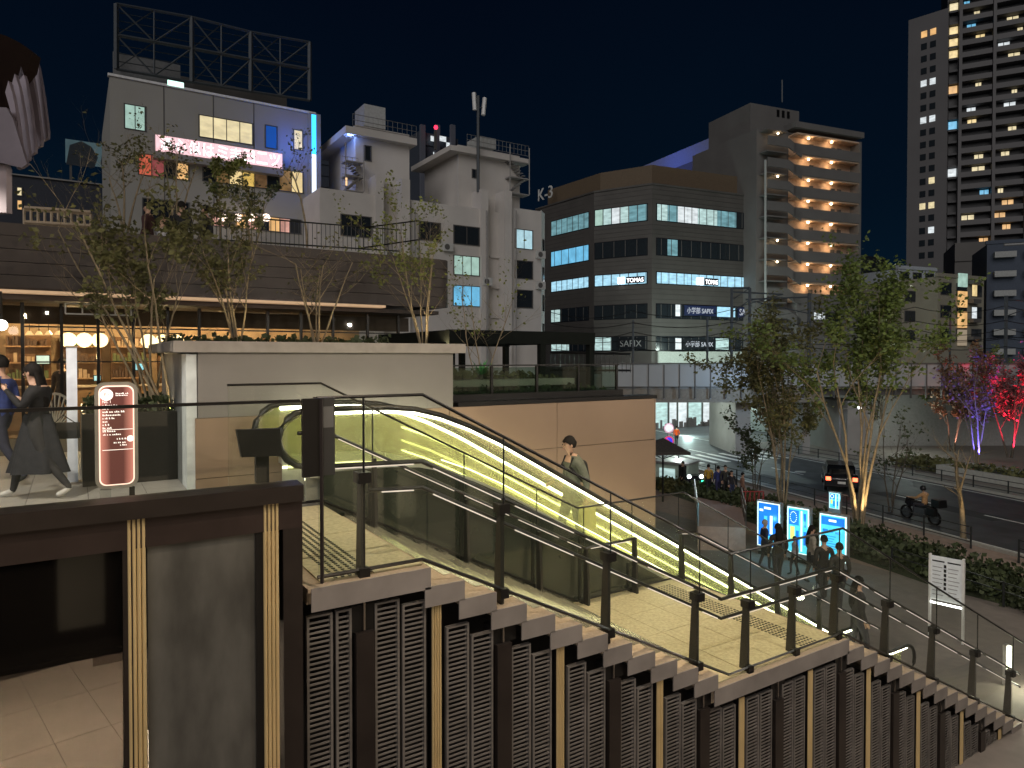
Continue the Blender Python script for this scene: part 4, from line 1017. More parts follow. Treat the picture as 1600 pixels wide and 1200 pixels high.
# turrets
blk('turret', 556, 640, 196, 6, 1.2, ref=562); blk('turret_slab', 541, 652, 196, 7.5, .6, None, (207,)); blk('neck', 598, 630, 282, 6, .7)
blk('water_tank', 570, 603, 162, 2, 3.0, mat('tank_grey', (.42, .43, .42), .6), (196,)); blk('side_wing', 500, 560, 300, 9, .9)
blk('turret', 716, 812, 232, 6, 1.2, ref=748); blk('turret_slab', 704, 826, 226, 7.2, .6, None, (234,)); blk('neck', 763, 800, 330, 6, .7)
blk('plant_box', 748, 775, 212, 2, 3.2, mat('tank_grey', (.42, .43, .42), .6), (228,))
for (px0, px1, py0, py1, m, n_) in ((533, 580, 335, 367, W_dk2, 3), (656, 688, 346, 374, W_dk2, 2), (709, 749, 352, 380, W_dk2, 2), (709, 749, 399, 428, W_green, 3), (708, 750, 446, 477, W_cyan, 3), (805, 832, 358, 387, glow('win_lb', (.55, .85, .95), .8, .4, 2), 2), (805, 832, 407, 434, W_dk2, 1), (805, 832, 453, 480, W_dk2, 1)):
    win(B_, b, px0, px1, py0, py1, m, n_, fm=M_bk)
for (px0, px1, py0, py1, m) in ((598, 624, 363, 385, W_green), (763, 788, 376, 391, W_green), (763, 788, 424, 438, W_green), (763, 788, 470, 484, W_green)):
    win(FX(Y2 + .8), b, px0, px1, py0, py1, m, 2)
win(FX(Y2 + 1.2), b, 571, 580, 228, 250, W_dk2); win(FX(Y2 + 1.2), b, 738, 744, 265, 277, W_dk2)
f = FX(Y2 + .8)
for py in (400, 448, 494): MB().box(f.s(763), f.s(788), Y2 + .5, Y2 + .79, f.z(763, py + 3), f.z(763, py)).build('ledge', M_bw, b)
F3 = Face(846, (Vector((p, Y2, 0))).dot(Vector((C_, S_, 0))), 1500)
for py in (372, 416, 460, 505):
    s0 = Vector((p, Y2, 0)); u_ = (Vector((q_, Y2 + .9, 0)) - s0).normalized(); n_ = Vector((u_.y, -u_.x, 0)); L_ = (Vector((q_, Y2 + .9, 0)) - s0).length
    MB().obox(s0, u_, n_, L_ * .3, L_ * .8, .01, .04, B_.z(846, py + 26), B_.z(846, py)).build('window', W_dk2, b)
def rail3(par, px0, px1, py, off, h=.9, m=None):
    f = FX(Y2 + off); a = Vector((f.s(px0), Y2 + off, f.z(px0, py))); c = Vector((f.s(px1), Y2 + off, a.z)); q = MB()
    for z in (0, .45, .9): q.tube([a + Vector((0, 0, z * h)), c + Vector((0, 0, z * h))], .025, 3)
    k = int((c - a).length / .35)
    for i in range(k + 1): q.tube([a + (c - a) * i / k, a + (c - a) * i / k + Vector((0, 0, h * .9))], .015, 3)
    q.build('roof_railing', m or M_bg, par)
rail3(b, 552, 651, 196, .7); rail3(b, 730, 826, 226, .7); rail3(b, 535, 560, 290, .3, .9); rail3(b, 535, 560, 262, .3, .9)
# outside iron stairs on both turrets
for (px0, px1, pya, pyb) in ((796, 826, 250, 300), (540, 568, 250, 296)):
    f = FX(Y2 + .5); q = MB()
    xa, xb = f.s(px0), f.s(px1); zs = [f.z(px0, y) for y in (pyb, (pya + pyb) / 2, pya)]
    for z in zs: q.box(xa, xb, Y2 + .4, Y2 + 1.4, z - .08, z)
    for i, (z0, z1) in enumerate(zip(zs[:-1], zs[1:])):
        for k in range(7):
            t_ = k / 7; xx = xa + (xb - xa) * (t_ if i % 2 == 0 else 1 - t_) * .8; q.box(xx, xx + .22, Y2 + .45, Y2 + 1.2, z0 + (z1 - z0) * t_, z0 + (z1 - z0) * t_ + .04)
    for x in (xa, xb): q.tube([(x, Y2 + .4, zs[0]), (x, Y2 + .4, zs[-1] + 1.2)], .05, 4)
    q.build('outside_stair', M_bg, b)
box('stair_light', glow('stair_amber', (1, .6, .3), 1.2), b, B_.s(543), B_.s(546), Y2 + .3, Y2 + .35, B_.z(543, 288), B_.z(543, 276))
# drain pipes and air-conditioning boxes on the white house
for px in (646, 757, 803): fz = FX(Y2); MB().tube([(fz.s(px), Y2 - .32, -7), (fz.s(px), Y2 - .32, fz.z(px, 330))], .06, 5).build('drain_pipe', mat('pipe_grey', (.30, .29, .28), .6), b)
for px, py in ((690, 386), (752, 440), (836, 398), (836, 446), (600, 398), (580, 376)):
    fz = FX(Y2); x_ = fz.s(px); z_ = fz.z(px, py); ac = MB().box(x_, x_ + .8, Y2 - .35, Y2 - .03, z_ - .3, z_ + .3).build('air_conditioner', mat('ac_white', (.5, .5, .48), .5), b)
    MB().tube([(x_ + .3, Y2 - .36, z_), (x_ + .3, Y2 - .352, z_)], .22, 12).build('fan_grille', M_bk, ac)
at_ = thing('phone_mast', 'slender phone mast with two white panel antennas beside the right turret', 'antenna mast', tuple(aty(747, 280, Y2 + .2)))
MB().tube([aty(747, 300, Y2 + .2), aty(747, 150, Y2 + .2)], .12, 6).build('mast', M_trs, at_)
for dx, dy in ((-5, 0), (8, 8)): a = aty(747 + dx, 172 + dy, Y2 + .2); c = aty(747 + dx * 1.3, 145 + dy, Y2 + .2); MB().tube([a, c], .16, 6).build('antenna', M_white, at_)
for dx in (-5, 8): MB().tube([aty(747, 168, Y2 + .2), aty(747 + dx, 168, Y2 + .2)], .04, 4).build('bracket', M_trs, at_)
# ---- far dark towers between
def tower(label, px0, px1, pyt, d, m, rows, colsn, plit, seed, vx=2400, litm=(W_warm, W_pale), dep=15, cat='tower'):
    r = random.Random(seed); f = Face(px0, d, vx); t = thing('tower', label, cat, (f.o.x, f.o.y, -7.6)); z1 = f.z(px0, pyt)
    MB().obox(f.o, f.u, f.n, 0, f.s(px1), -dep, 0, -7.6, z1).build('wall', m, t)
    for i in range(rows):
        for j in range(colsn):
            if r.random() < plit:
                a = f.s(px1) * (j + .15) / colsn; c = f.s(px1) * (j + .8) / colsn; zz = z1 - (i + .9) * 3.4
                MB().obox(f.o, f.u, f.n, a, c, .02, .06, zz, zz + 1.5).build('window', litm[r.randrange(len(litm))], t)
        MB().obox(f.o, f.u, f.n, 0, f.s(px1), .01, .3, z1 - i * 3.4 - 3.5, z1 - i * 3.4 - 3.3).build('band', m, t)
    return t, f
t, f = tower('dark far tower with a red lamp on top between the two white turrets', 655, 716, 205, 190, mat('navy_tower', (.05, .06, .08), .6), 8, 6, .10, 4)
for px in (655, 678, 702): MB().obox(f.o, f.u, f.n, f.s(px), f.s(px) + 1.4, 0.3, 1.2, -7.6, f.z(px, 196)).build('rib', mat('tower_rib', (.12, .13, .16), .6), t)
c = atd(681, 199, 188); MB().ball(c, .6, 8).build('warning_lamp', glow('red_lamp', (1, .03, .08), 2.5), t); box('mast', M_bk, t, c.x - .3, c.x + .3, c.y, c.y + .6, c.z - 6, c.z - .9)
MB().obox(f.o, f.u, f.n, f.s(670), f.s(678), 1.25, 1.3, f.z(670, 222), f.z(670, 214)).build('window', W_pale, t); MB().obox(f.o, f.u, f.n, f.s(684), f.s(694), 1.25, 1.3, f.z(684, 222), f.z(684, 214)).build('window', W_pale, t)
tower('dim far tower with a few lit windows just right of the neon sign', 497, 545, 238, 210, MC['navy_tower'], 6, 4, .25, 9)
tower('low dark far block right of the balcony tower', 1345, 1385, 398, 230, MC['navy_tower'], 3, 3, .0, 10)
# ---- dark banded office building with curved corner
b = thing('office_building', 'dark banded office block with long lit window rows and a rounded corner', 'building', tuple(atd(1018, 558, 80)))
FR = Face(1018, 80, 3200); sR = FR.s(1180)
cor = FR.o.copy(); FL = Face(1018, 80, -890); s1_ = FL.s(928); P1 = FL.o + FL.u * s1_
F4 = Face(928, P1.dot(Vector((C_, S_, 0))), 60); s2_ = F4.s(838)
zr = FR.z(1018, 287)
PR = FR.o + FR.u * sR
M_off = mat('office_tile', (.085, .078, .072), .6, var=.12, scale=.5, bump=.05)
poly = [tuple(cor.xy), tuple(PR.xy), tuple((PR - FR.n * 25).xy), tuple((F4.o + F4.u * s2_ - F4.n * 25 + FR.u * 10).xy), tuple((F4.o + F4.u * s2_).xy), tuple(P1.xy)]
MB().prism(poly, -7.6, zr).build('wall', M_off, b)
cen_ = sum((Vector((x, y, 0)) for x, y in poly), Vector()) / 6
pol2 = [tuple((Vector((x, y, 0)) * .9 + cen_ * .1).xy) for x, y in poly]
M_pent = mat('penthouse_tan', (.13, .095, .06), .7)
MB().prism(pol2, zr + .002, FR.z(1018, 252)).build('penthouse', M_pent, b)
for z in [zr - .25] : MB().prism([tuple((Vector((x, y, 0)) + (Vector((x, y, 0)) - cen_).normalized() * .15).xy) for x, y in poly], zr - .1, zr + .1).build('parapet', M_off, b)
MB().obox(F4.o, F4.u, F4.n, F4.s(900), F4.s(925) * 1.0, -2.2, -2.0, F4.z(925, 292), F4.z(925, 268)).build('roof_panel', mat('roof_panel', (.22, .22, .19), .7), b)
rows = [(318, 343), (372, 397), (425, 442), (475, 496), (526, 547)]
sets = {0: (W_cool, W_green), 1: (W_dk2, W_dk2), 2: (W_pale, W_cool), 3: (W_dk2, W_dk2), 4: (W_dk2, W_teal)}
M_band = mat('window_band_dark', (.018, .02, .024), .2)
W_shop = glow('window_blue_white', (.45, .80, 1), 1.0, .45, 1.2, (1, 1, 3))
for i, (ya, yb) in enumerate(rows):
    z1, z0 = FR.z(1018, ya), FR.z(1018, yb)
    for F_, a, c, k in ((FR, FR.s(1026), FR.s(1178), 10), (FL, FL.s(930), FL.s(1011), 6), (F4, F4.s(862), F4.s(920), 4)):
        fr_ = MB().obox(F_.o, F_.u, F_.n, a - .1, c + .1, .005, .05, z0 - .1, z1 + .1).build('window_band', M_band, b)
        for j in range(k):
            if i == 0: m = [W_cool, W_teal, W_pale, W_pale, W_cool, W_cool, W_teal, W_teal, W_dk2, W_green][j] if F_ is FR else ([W_green, W_cool, W_pale, W_cool, W_teal, W_teal][j] if F_ is FL else W_teal)
            elif i == 1: m = W_cyan if F_ is F4 else (W_teal if (F_ is FR and j == 1) else W_dk2)
            elif i == 2: m = W_shop
            elif i == 3: m = W_cool if F_ is F4 and j == 0 else W_dk2
            else: m = (W_dk2 if F_ is FR else (W_cool if j < 2 else W_dk2))
            u0 = a + (c - a) * j / k + .025; u1 = a + (c - a) * (j + 1) / k - .025
            MB().obox(F_.o, F_.u, F_.n, u0, u1, .055, .09, z0, z1).build('pane', m, fr_)
for px0, px1, ya, yb, m, i in ((1055, 1062, 476, 494, W_pale, 0), (1120, 1148, 477, 493, W_shop, 0), (1055, 1064, 528, 546, W_pale, 0), (1118, 1138, 528, 546, W_cool, 0)):
    MB().obox(FR.o, FR.u, FR.n, FR.s(px0), FR.s(px1), .1, .14, FR.z(1055, yb), FR.z(1055, ya)).build('lit_panel', m, b)
# tile courses and joints on the office block
MJ = mat('tile_joint', (.05, .047, .043), .8)
for F_, a, c in ((FR, 0.0, sR), (FL, 0.0, s1_), (F4, s2_, 0.0)):
    if F_ is FL: a, c = s1_, 0.0
    a, c = min(a, c), max(a, c); q = MB()
    for i in range(5):
        z1, z0 = FR.z(1018, rows[i][0]), (FR.z(1018, rows[i - 1][1]) if i else zr)
        for k in (1, 2, 3): zz = z1 + (z0 - z1) * k / 4; q.obox(F_.o, F_.u, F_.n, a, c, .004, .02, zz - .035, zz)
    x = a + 1.5
    while x < c: q.obox(F_.o, F_.u, F_.n, x - .02, x + .02, .004, .012, -7, zr - .3) if False else None; x += 3
    q.build('tile_joints', MJ, b, kind='stuff')
    for i in range(5):
        z1, z0 = FR.z(1018, rows[i][0]), FR.z(1018, rows[i][1]); q = MB(); x = a + 1.2
        while x < c - .6: q.obox(F_.o, F_.u, F_.n, x, x + .07, .092, .13, z0, z1); x += 1.45 if i % 2 else 1.1
        q.build('window_mullions', M_bk, b, kind='stuff')
M_navy = mat('navy_sign', (.02, .03, .09), .4); M_sw = glow('sign_letters', (.72, .76, .85), .55); M_sw2 = glow('sign_letters_bright', (1, .97, 1), 3)
def board(F_, px0, px1, ya, yb, s, lab, ref=1018, m=M_navy, lm=M_sw, cat='sign', hfrac=.62, bright=False):
    z1, z0 = F_.z(px0, ya), F_.z(px0, yb); a, c = F_.s(px0), F_.s(px1); o = F_.o + F_.u * a
    t = thing('building_sign', lab, cat, (o.x, o.y, z0))
    MB().obox(F_.o, F_.u, F_.n, a, c, .145, .25, z0, z1).build('panel', m, t)
    text(s, lm, t, Vector((o.x, o.y, z0 + (z1 - z0) * .2)) + F_.u * (c - a) * .07 + F_.n * .25, F_.u, F_.n, (z1 - z0) * hfrac, (c - a) * .84, off=.03, depth=.01)
    return t
board(FR, 1068, 1117, 477, 493, '小学部 SAPIX', 'navy SAPIX sign in the fourth window row, left of the light blue panel'); board(FR, 1152, 1177, 480, 496, 'SAPIX', 'small navy SAPIX sign at the right end of the fourth window row')
board(FR, 1066, 1117, 530, 545, '小学部 SAPIX', 'navy SAPIX sign in the bottom window row below the other one', m=M_band); board(FL, 968, 1008, 529, 545, 'SAPIX', 'dim SAPIX sign left of the rounded corner in the bottom row', m=M_band, lm=mat('sign_dim', (.3, .3, .3), .5))
def neon(F_, px0, px1, ya, yb, lab):
    z1, z0 = F_.z(px0, ya), F_.z(px0, yb); a, c = F_.s(px0), F_.s(px1); o = F_.o + F_.u * a; t = thing('building_sign', lab, 'sign', (o.x, o.y, z0)); w_ = (z1 - z0)
    MB().obox(F_.o, F_.u, F_.n, a, a + w_ * 1.05, .1, .3, z0, z1).build('lit_logo_box', M_sw2, t)
    MB().obox(F_.o, F_.u, F_.n, a + w_ * 1.3, c, .1, .2, z0, z1).build('panel', M_band, t)
    text('TOMAS', M_sw2, t, Vector((o.x, o.y, z0 + w_ * .15)) + F_.u * w_ * 1.45 + F_.n * .2, F_.u, F_.n, w_ * .62, (c - a - w_ * 1.6), off=.03, depth=.01)
    text('T', mat('logo_red', (.6, .05, .05), .5), t, Vector((o.x, o.y, z0 + w_ * .25)) + F_.u * w_ * .3 + F_.n * .3, F_.u, F_.n, w_ * .5, w_ * .4, off=.03, depth=.01)
neon(FL, 967, 1008, 434, 444, 'glowing white TOMAS sign under the bright window row, left of the corner'); neon(FR, 1088, 1121, 434, 445, 'glowing white TOMAS sign under the bright window row, right of the corner')
k3 = thing('rooftop_letters', 'large white K-3 letters at the top left of the dark office block', 'sign', tuple(F4.o + F4.u * F4.s(844)))
z0 = F4.z(852, 312); text('K-3', mat('k3_letters', (.6, .6, .58), .6), k3, Vector(((F4.o + F4.u * F4.s(842)).x, (F4.o + F4.u * F4.s(842)).y, z0)) + F4.n * .05, F4.u, F4.n, F4.z(852, 293) - z0, (F4.s(864) - F4.s(842)), off=.05, depth=.05)
# white shop wall at the foot of the office block
MB().obox(FR.o, FR.u, FR.n, FR.s(1026), FR.s(1230), .1, .4, -7.6, FR.z(1026, 549)).build('base_wall', mat('base_wall', (.46, .50, .46), .6), b)
lamp('POINT', tuple(atd(1080, 556, 72)), 1500, (.8, 1, .9), .6); lamp('POINT', tuple(atd(1190, 545, 74)), 1500, (.8, 1, .9), .6)
# ---- building with the blue-lit roof
b = thing('blue_roof_building', 'dark building behind the office block with a blue-lit roof slope', 'building', tuple(atd(1002, 558, 105)))
FB_ = Face(1110, 105, 3000); FBL = Face(1110, 105, 300)
Pl = FBL.o + FBL.u * FBL.s(1000); Pr = FB_.o + FB_.u * FB_.s(1180)
MB().prism([tuple(FB_.o.xy), tuple(Pr.xy), tuple((Pr + FB_.n * -20).xy), tuple(Pl.xy)], -7.6, FB_.z(1110, 240)).build('wall', M_bk, b)
MB().prism([tuple((FB_.o + FB_.n * 1).xy), tuple((Pr + FB_.n * 1).xy), tuple((Pr + FB_.n * -20).xy), tuple(Pl.xy)], FB_.z(1110, 240) + .01, FB_.z(1110, 214)).build('roof_block', mat('blue_lit_roof', (.25, .27, .33), .6), b)
c = FBL.o + FBL.u * FBL.s(1055) + FBL.n * 6; lamp('POINT', (c.x, c.y, FB_.z(1110, 235)), 800, (.05, .15, 1), .6)
for px0, px1 in ((1122, 1130), (1150, 1157), (1160, 1166)): MB().obox(FB_.o, FB_.u, FB_.n, FB_.s(px0), FB_.s(px1), 1.05, 1.1, FB_.z(1110, 252), FB_.z(1110, 246)).build('window', W_cream if px0 != 1122 else W_pale, b)
# ---- apartment tower with lit galleries
b = thing('gallery_apartments', 'apartment block with eight warm lit galleries and an open zigzag stair', 'building', tuple(atd(1200, 558, 84)))
FG = Face(1246, 84, 3400); FGL = Face(1246, 84, -200)
zt_ = FG.z(1246, 202); sG = FG.s(1345)
M_apt = mat('apartment_grey', (.14, .135, .13), .75, var=.08, scale=.4)
bx0, bx1 = FG.s(1196), sG
MB().obox(FG.o, FG.u, FG.n, bx0, bx1, -14, -1.6, -7.6, zt_).build('wall', M_apt, b)
FT = Face(1170, 86, 3400)
MB().obox(FT.o, FT.u, FT.n, 0, FT.s(1247), -8, 0.0, zt_ - 6, FT.z(1170, 160)).build('lift_tower', M_apt, b)
MB().obox(FT.o, FT.u, FT.n, 0, FT.s(1200), -8, .3, -7.6, zt_ - 6.01).build('stair_wall', M_bk, b)
for k in range(3): MB().obox(FT.o, FT.u, FT.n, FT.s(1212 + k * 8), FT.s(1216 + k * 8), .01, .05, FT.z(1212, 182), FT.z(1212, 171)).build('vent', M_black, b)
MB().tube([atd(1222, 160, 88), atd(1222, 125, 88)], .1, 4).build('aerial', M_trs, b)
MB().tube([atd(1196, 250, 82.5), atd(1196, 470, 82.5)], .14, 6).build('downpipe', mat('pipe', (.35, .37, .36), .5), b)
W_gal = glow('gallery_wall', (.95, .50, .26), .42, .35, .6)
M_gal = mat('gallery_plaster', (.52, .38, .28), .7)
fl = [FG.z(1246, 205 + 33.5 * k) for k in range(10)]
dzf = fl[0] - fl[1]
for k in range(9):
    z = fl[k]
    if k < 8:
        # slab+parapet
        pr = MB().obox(FG.o, FG.u, FG.n, FG.s(1240), sG, -.15, 0, z - dzf - .05, z - dzf + 1.15).build('gallery_parapet', M_apt, b)
        MB().obox(FG.o, FG.u, FG.n, FG.s(1246), sG, -1.59, -.151, z - .22, z - .05).build('gallery_slab', M_gal, b)
        MB().obox(FG.o, FG.u, FG.n, FG.s(1246), sG - .3, -1.58, -1.5, z - dzf + .1, z - .23).build('gallery_wall', M_gal, b)
        for px in (1278, 1312, 1322): MB().obox(FG.o, FG.u, FG.n, FG.s(px), FG.s(px + 6), -1.49, -1.42, z - dzf + .1, z - .75).build('gallery_door', M_bk, b)
        for px in (1270, 1306):
            p_ = FG.o + FG.u * FG.s(px) - FG.n * .8; MB().ball((p_.x, p_.y, z - .32), .15, 6).build('gallery_lamp', glow('gallery_lamp', (1, .8, .5), 12), b)
            lamp('POINT', (p_.x, p_.y, z - .7), 30, (1, .62, .32), .2)
        MB().obox(FG.o, FG.u, FG.n, sG - .3, sG, -1.59, 0, z - dzf + 1.16, z - .05).build('gallery_end', M_apt, b)
MB().obox(FG.o, FG.u, FG.n, FG.s(1240), sG + .2, -1.8, .2, zt_ + .2, zt_ + .9).build('roof_parapet', M_apt, b)
MB().obox(FG.o, FG.u, FG.n, FG.s(1246), sG, -1.59, 0, -7.6, fl[8] - .05).build('podium', M_apt, b)
for k in range(10):
    z = fl[0] - dzf * (k + .45); n0 = FG.s(1200)
    MB().obox(FG.o, FG.u, FG.n, n0, FG.s(1232), -.2, 0, z - .9, z + .15).build('stair_parapet', M_apt, b)
    MB().obox(FG.o, FG.u, FG.n, FG.s(1232), FG.s(1252), -.2, 0, z - .9, z + .15, z - 1.9, z - .85).build('stair_flight', M_apt, b)
    MB().obox(FG.o, FG.u, FG.n, n0, FG.s(1232), -1.59, -.25, z + .95, z + 1.1).build('stair_landing', M_apt, b)
    if k in (0, 2, 5, 6): 
        p_ = FG.o + FG.u * FG.s(1222) - FG.n * .8; lamp('POINT', (p_.x, p_.y, z + .7), 18, (1, .66, .36), .15); MB().ball((p_.x, p_.y, z + .85), .13, 6).build('stair_lamp', MC['gallery_lamp'], b)
win(FG, b, 1272, 1290, 488, 499, W_pale, 3); win(FG, b, 1290, 1312, 489, 501, W_dk2, 2)
# ---- high-rise at the right
b = thing('residential_tower', 'very tall dark apartment tower with scattered lit windows at the right edge', 'tower', tuple(atd(1480, 558, 165)))
FH = Face(1496, 165, -1280); FHL = Face(1476, 167, -250)
M_hr = mat('tower_grey', (.125, .122, .125), .7, var=.06, scale=.1); M_hv = mat('tower_void', (.05, .05, .054), .6)
sE = FH.s(1700)
MB().obox(FH.o, FH.u, FH.n, FH.s(1478), sE, -20, -2.2, -7.6, FH.z(1478, -60)).build('core', M_hv, b)
MB().obox(FHL.o, FHL.u, FHL.n, FHL.s(1416), 0, -10, 0, -7.6, FHL.z(1476, 14)).build('side_wall', M_hr, b)
zf = [FH.z(1500, 14 + 18.7 * k) for k in range(-3, 22)]
r = random.Random(5); LM = [W_warm, W_pale, W_cream, W_amber, W_cyan, W_cream]
for k, z in enumerate(zf[:-1]):
    h = zf[k] - zf[k + 1]
    for px0, px1 in ((1498, 1547), (1553, 1598), (1603, 1650), (1655, 1698)):
        a, c = FH.s(px0), FH.s(px1); bl = MB().obox(FH.o, FH.u, FH.n, a, c, -2.19, 0, z - .25, z + .95).build('balcony', M_hr, b)
        MB().obox(FH.o, FH.u, FH.n, a, c, -2.19, -2.1, z + .96, z + h - .3).build('window_band', M_hv, b)
        if r.random() < (.45 if px0 < 1553 else .6):
            w_ = (c - a) * r.choice((.18, .28, .4)); s0 = a + r.random() * (c - a - w_)
            wn = MB().obox(FH.o, FH.u, FH.n, s0, s0 + w_, -2.08, -2.0, z + .97, z + h - .5).build('lit_window', LM[r.randrange(6)], b)
            MB().obox(FH.o, FH.u, FH.n, s0 + w_ * .45, s0 + w_ * .52, -1.99, -1.96, z + .97, z + h - .5).build('mullion', M_bk, wn)
    bn = MB().obox(FH.o, FH.u, FH.n, FH.s(1480), FH.s(1494), -2.19, -.8, z - .2, z + .3).build('balcony', M_hv, b)
    if k in (3, 5, 6, 7, 10, 13, 17): MB().obox(FH.o, FH.u, FH.n, FH.s(1481), FH.s(1494), -2.1, -1.9, z + .4, z + h - .4).build('lit_window', [W_cream, W_warm, W_warm, W_warm, W_amber, W_cyan, W_pale][(3, 5, 6, 7, 10, 13, 17).index(k)], b)
for px in (1495, 1548, 1599, 1651, 1698): MB().obox(FH.o, FH.u, FH.n, FH.s(px), FH.s(px + 5), -2.3, .25, -7.6, FH.z(1478, -60)).build('pier', M_hr, b)
for k in range(19):
    for px in (1436, 1450):
        c_ = {0: W_amber, 4: W_pale, 7: W_pale, 12: W_cream, 14: W_cream, 16: W_pale}.get(k, W_dk2)
        if k in (12, 16) and px == 1436: c_ = W_dk2
        z = FHL.z(1436, 56 + 19.1 * k); MB().obox(FHL.o, FHL.u, FHL.n, FHL.s(px), FHL.s(px + 9), .02, .1, z - .75, z + .75).build('window', c_, b)
# ---- small flats right
def flats(label, px0, px1, pyt, d, vx, m, nr, nc, seed, dep=12, plit=.12, ybot=540):
    r = random.Random(seed); f = Face(px0, d, vx); t = thing('small_building', label, 'building', (f.o.x, f.o.y, -7.6)); z1 = f.z(px0, pyt); zb = f.z(px0, ybot)
    MB().obox(f.o, f.u, f.n, 0, f.s(px1), -dep, 0, -7.6, z1).build('wall', m, t)
    MB().obox(f.o, f.u, f.n, -.2, f.s(px1) + .2, -.3, .15, z1 + .001, z1 + .5).build('parapet', m, t)
    for i in range(nr):
        for j in range(nc):
            a = f.s(px1) * (j + .18) / nc; c = f.s(px1) * (j + .82) / nc; za = z1 - (z1 - zb) * (i + .75) / nr; zc = z1 - (z1 - zb) * (i + .25) / nr
            w_ = MB().obox(f.o, f.u, f.n, a - .1, c + .1, .01, .06, za - .1, zc + .1).build('window', M_bk, t)
            for q0, q1 in ((a, (a + c) / 2 - .03), ((a + c) / 2 + .03, c)):
                MB().obox(f.o, f.u, f.n, q0, q1, .065, .1, za, zc).build('pane', r.choice((W_cream, W_warm, W_pale)) if r.random() < plit else W_dk2, w_)
    return t, f
M_bei = mat('beige_flat', (.27, .255, .20), .8, var=.08, scale=.5)
t, f = flats('beige corner flats below the tall tower, left face', 1408, 1463, 447, 96, 3600, M_bei, 3, 2, 11)
t, f = flats('beige flats with amber lit stair windows below the tall tower', 1464, 1538, 432, 94, 3000, M_bei, 3, 3, 12, plit=.05)
for k, (ya, yb, m) in enumerate(((427, 448, W_green), (455, 480, W_amber), (487, 512, W_amber), (515, 540, glow('stair_dim', (.5, .4, .28), .5)))):
    MB().obox(f.o, f.u, f.n, f.s(1496), f.s(1509), .11, .3, f.z(1496, yb), f.z(1496, ya)).build('stair_window', m, t)
for ya in (438, 468, 498, 526): MB().obox(f.o, f.u, f.n, f.s(1512), f.s(1524), .11, .9, f.z(1512, ya + 6), f.z(1512, ya)).build('balcony', M_bk, t)
t, f = flats('white rooftop hut on the beige flats', 1402, 1462, 420, 100, 3600, mat('hut_white', (.38, .42, .46), .7), 1, 3, 13, ybot=440)
flats('dim blue-grey building with three small lit windows behind the green tree', 1345, 1404, 442, 120, 2800, M_bk, 1, 3, 14, plit=1, ybot=472)
t, f = flats('dark blue flats with pale balcony fronts at the right edge', 1540, 1700, 382, 100, -1500, mat('navy_flat', (.04, .055, .085), .7), 1, 1, 15, plit=0, ybot=386)
for k in range(6):
    for px0, px1 in ((1552, 1586), (1600, 1650)): MB().obox(f.o, f.u, f.n, f.s(px0), f.s(px1), .1, 1.1, f.z(1552, 404 + k * 30), f.z(1552, 395 + k * 30)).build('balcony', mat('balcony_pale', (.30, .31, .31), .7), t)
tower('dark set-back block between the beige flats and the tall tower', 1490, 1600, 380, 130, M_bk, 2, 4, .0, 30, vx=-1500, cat='building')
# ================================================================ RAILWAY VIADUCT
M_via = mat('viaduct_concrete', (.30, .29, .275), .8, var=.15, scale=.5, bump=.2)
M_pan = mat('viaduct_panel', (.34, .35, .355), .6, var=.06, scale=.5)
M_gird = mat('viaduct_girder', (.22, .20, .17), .7, var=.15)
FV = Face(1085, 52, 60000)
v = thing('railway_viaduct', 'long grey railway viaduct with panelled parapet crossing the whole street', 'bridge', tuple(atd(1085, 558, 52)))
zt_v = FV.z(985, 569); z1 = FV.z(985, 604); z2 = FV.z(985, 629); sa, sb = FV.s(940), FV.s(1760)
MB().obox(FV.o, FV.u, FV.n, sa, sb, -9, -.35, z1 - .2, z1 + .7).build('deck', M_via, v)
MB().obox(FV.o, FV.u, FV.n, sa, sb, -.3, .12, zt_v, zt_v + .1).build('parapet_cap', M_bk, v)
n_ = int((sb - sa) / 1.16); sw = (sb - sa) / n_
for i in range(n_):
    a = sa + i * sw; MB().obox(FV.o, FV.u, FV.n, a + .07, a + sw - .02, -.12, 0, z1, zt_v - .01).build('parapet_panel', M_pan, v)
    MB().obox(FV.o, FV.u, FV.n, a - .02, a + .06, -.1, .06, z1 - .9 if i % 1 == 0 else z1, zt_v - .01).build('parapet_post', M_bk, v)
MB().obox(FV.o, FV.u, FV.n, sa, FV.s(1290), -1.2, -.3, z2, z1 - .21).build('girder', M_gird, v)
MB().obox(FV.o, FV.u, FV.n, FV.s(1290), sb, -8.8, -.9, z2 + .5, z1 - .21).build('rear_girder', M_bk, v)
MB().obox(FV.o, FV.u, FV.n, sa, FV.s(1290), -.3, .05, z2, z2 + .25).build('bottom_flange', M_gird, v)
for i in range(n_):
    a = sa + i * sw
    if a < FV.s(1285): MB().obox(FV.o, FV.u, FV.n, a - .02, a + .1, -.29, .02, z2 + .26, z1 - .91).build('stiffener', M_pan, v)
for px0, px1 in ((1160, 1184), (1268, 1280), (1340, 1374)):
    MB().obox(FV.o, FV.u, FV.n, FV.s(px0), FV.s(px1), -8, -1.3, -7.6, z2 - .0).build('pier', M_via, v)
MB().obox(FV.o, FV.u, FV.n, FV.s(1374), sb, -7, -6.5, -7.6, z2 + .4).build('underpass_wall', mat('underpass_wall', (.26, .25, .24), .8), v)
lamp('POINT', tuple(atd(1175, 596, 48.5)), 330, (.5, .75, 1), .4)
for px, d, e in ((1060, 56, 500), (1230, 57, 500), (1310, 57, 500), (1420, 54, 300)): p_ = atd(px, 640, d); lamp('POINT', tuple(p_), e, (.85, 1, .9), .3)
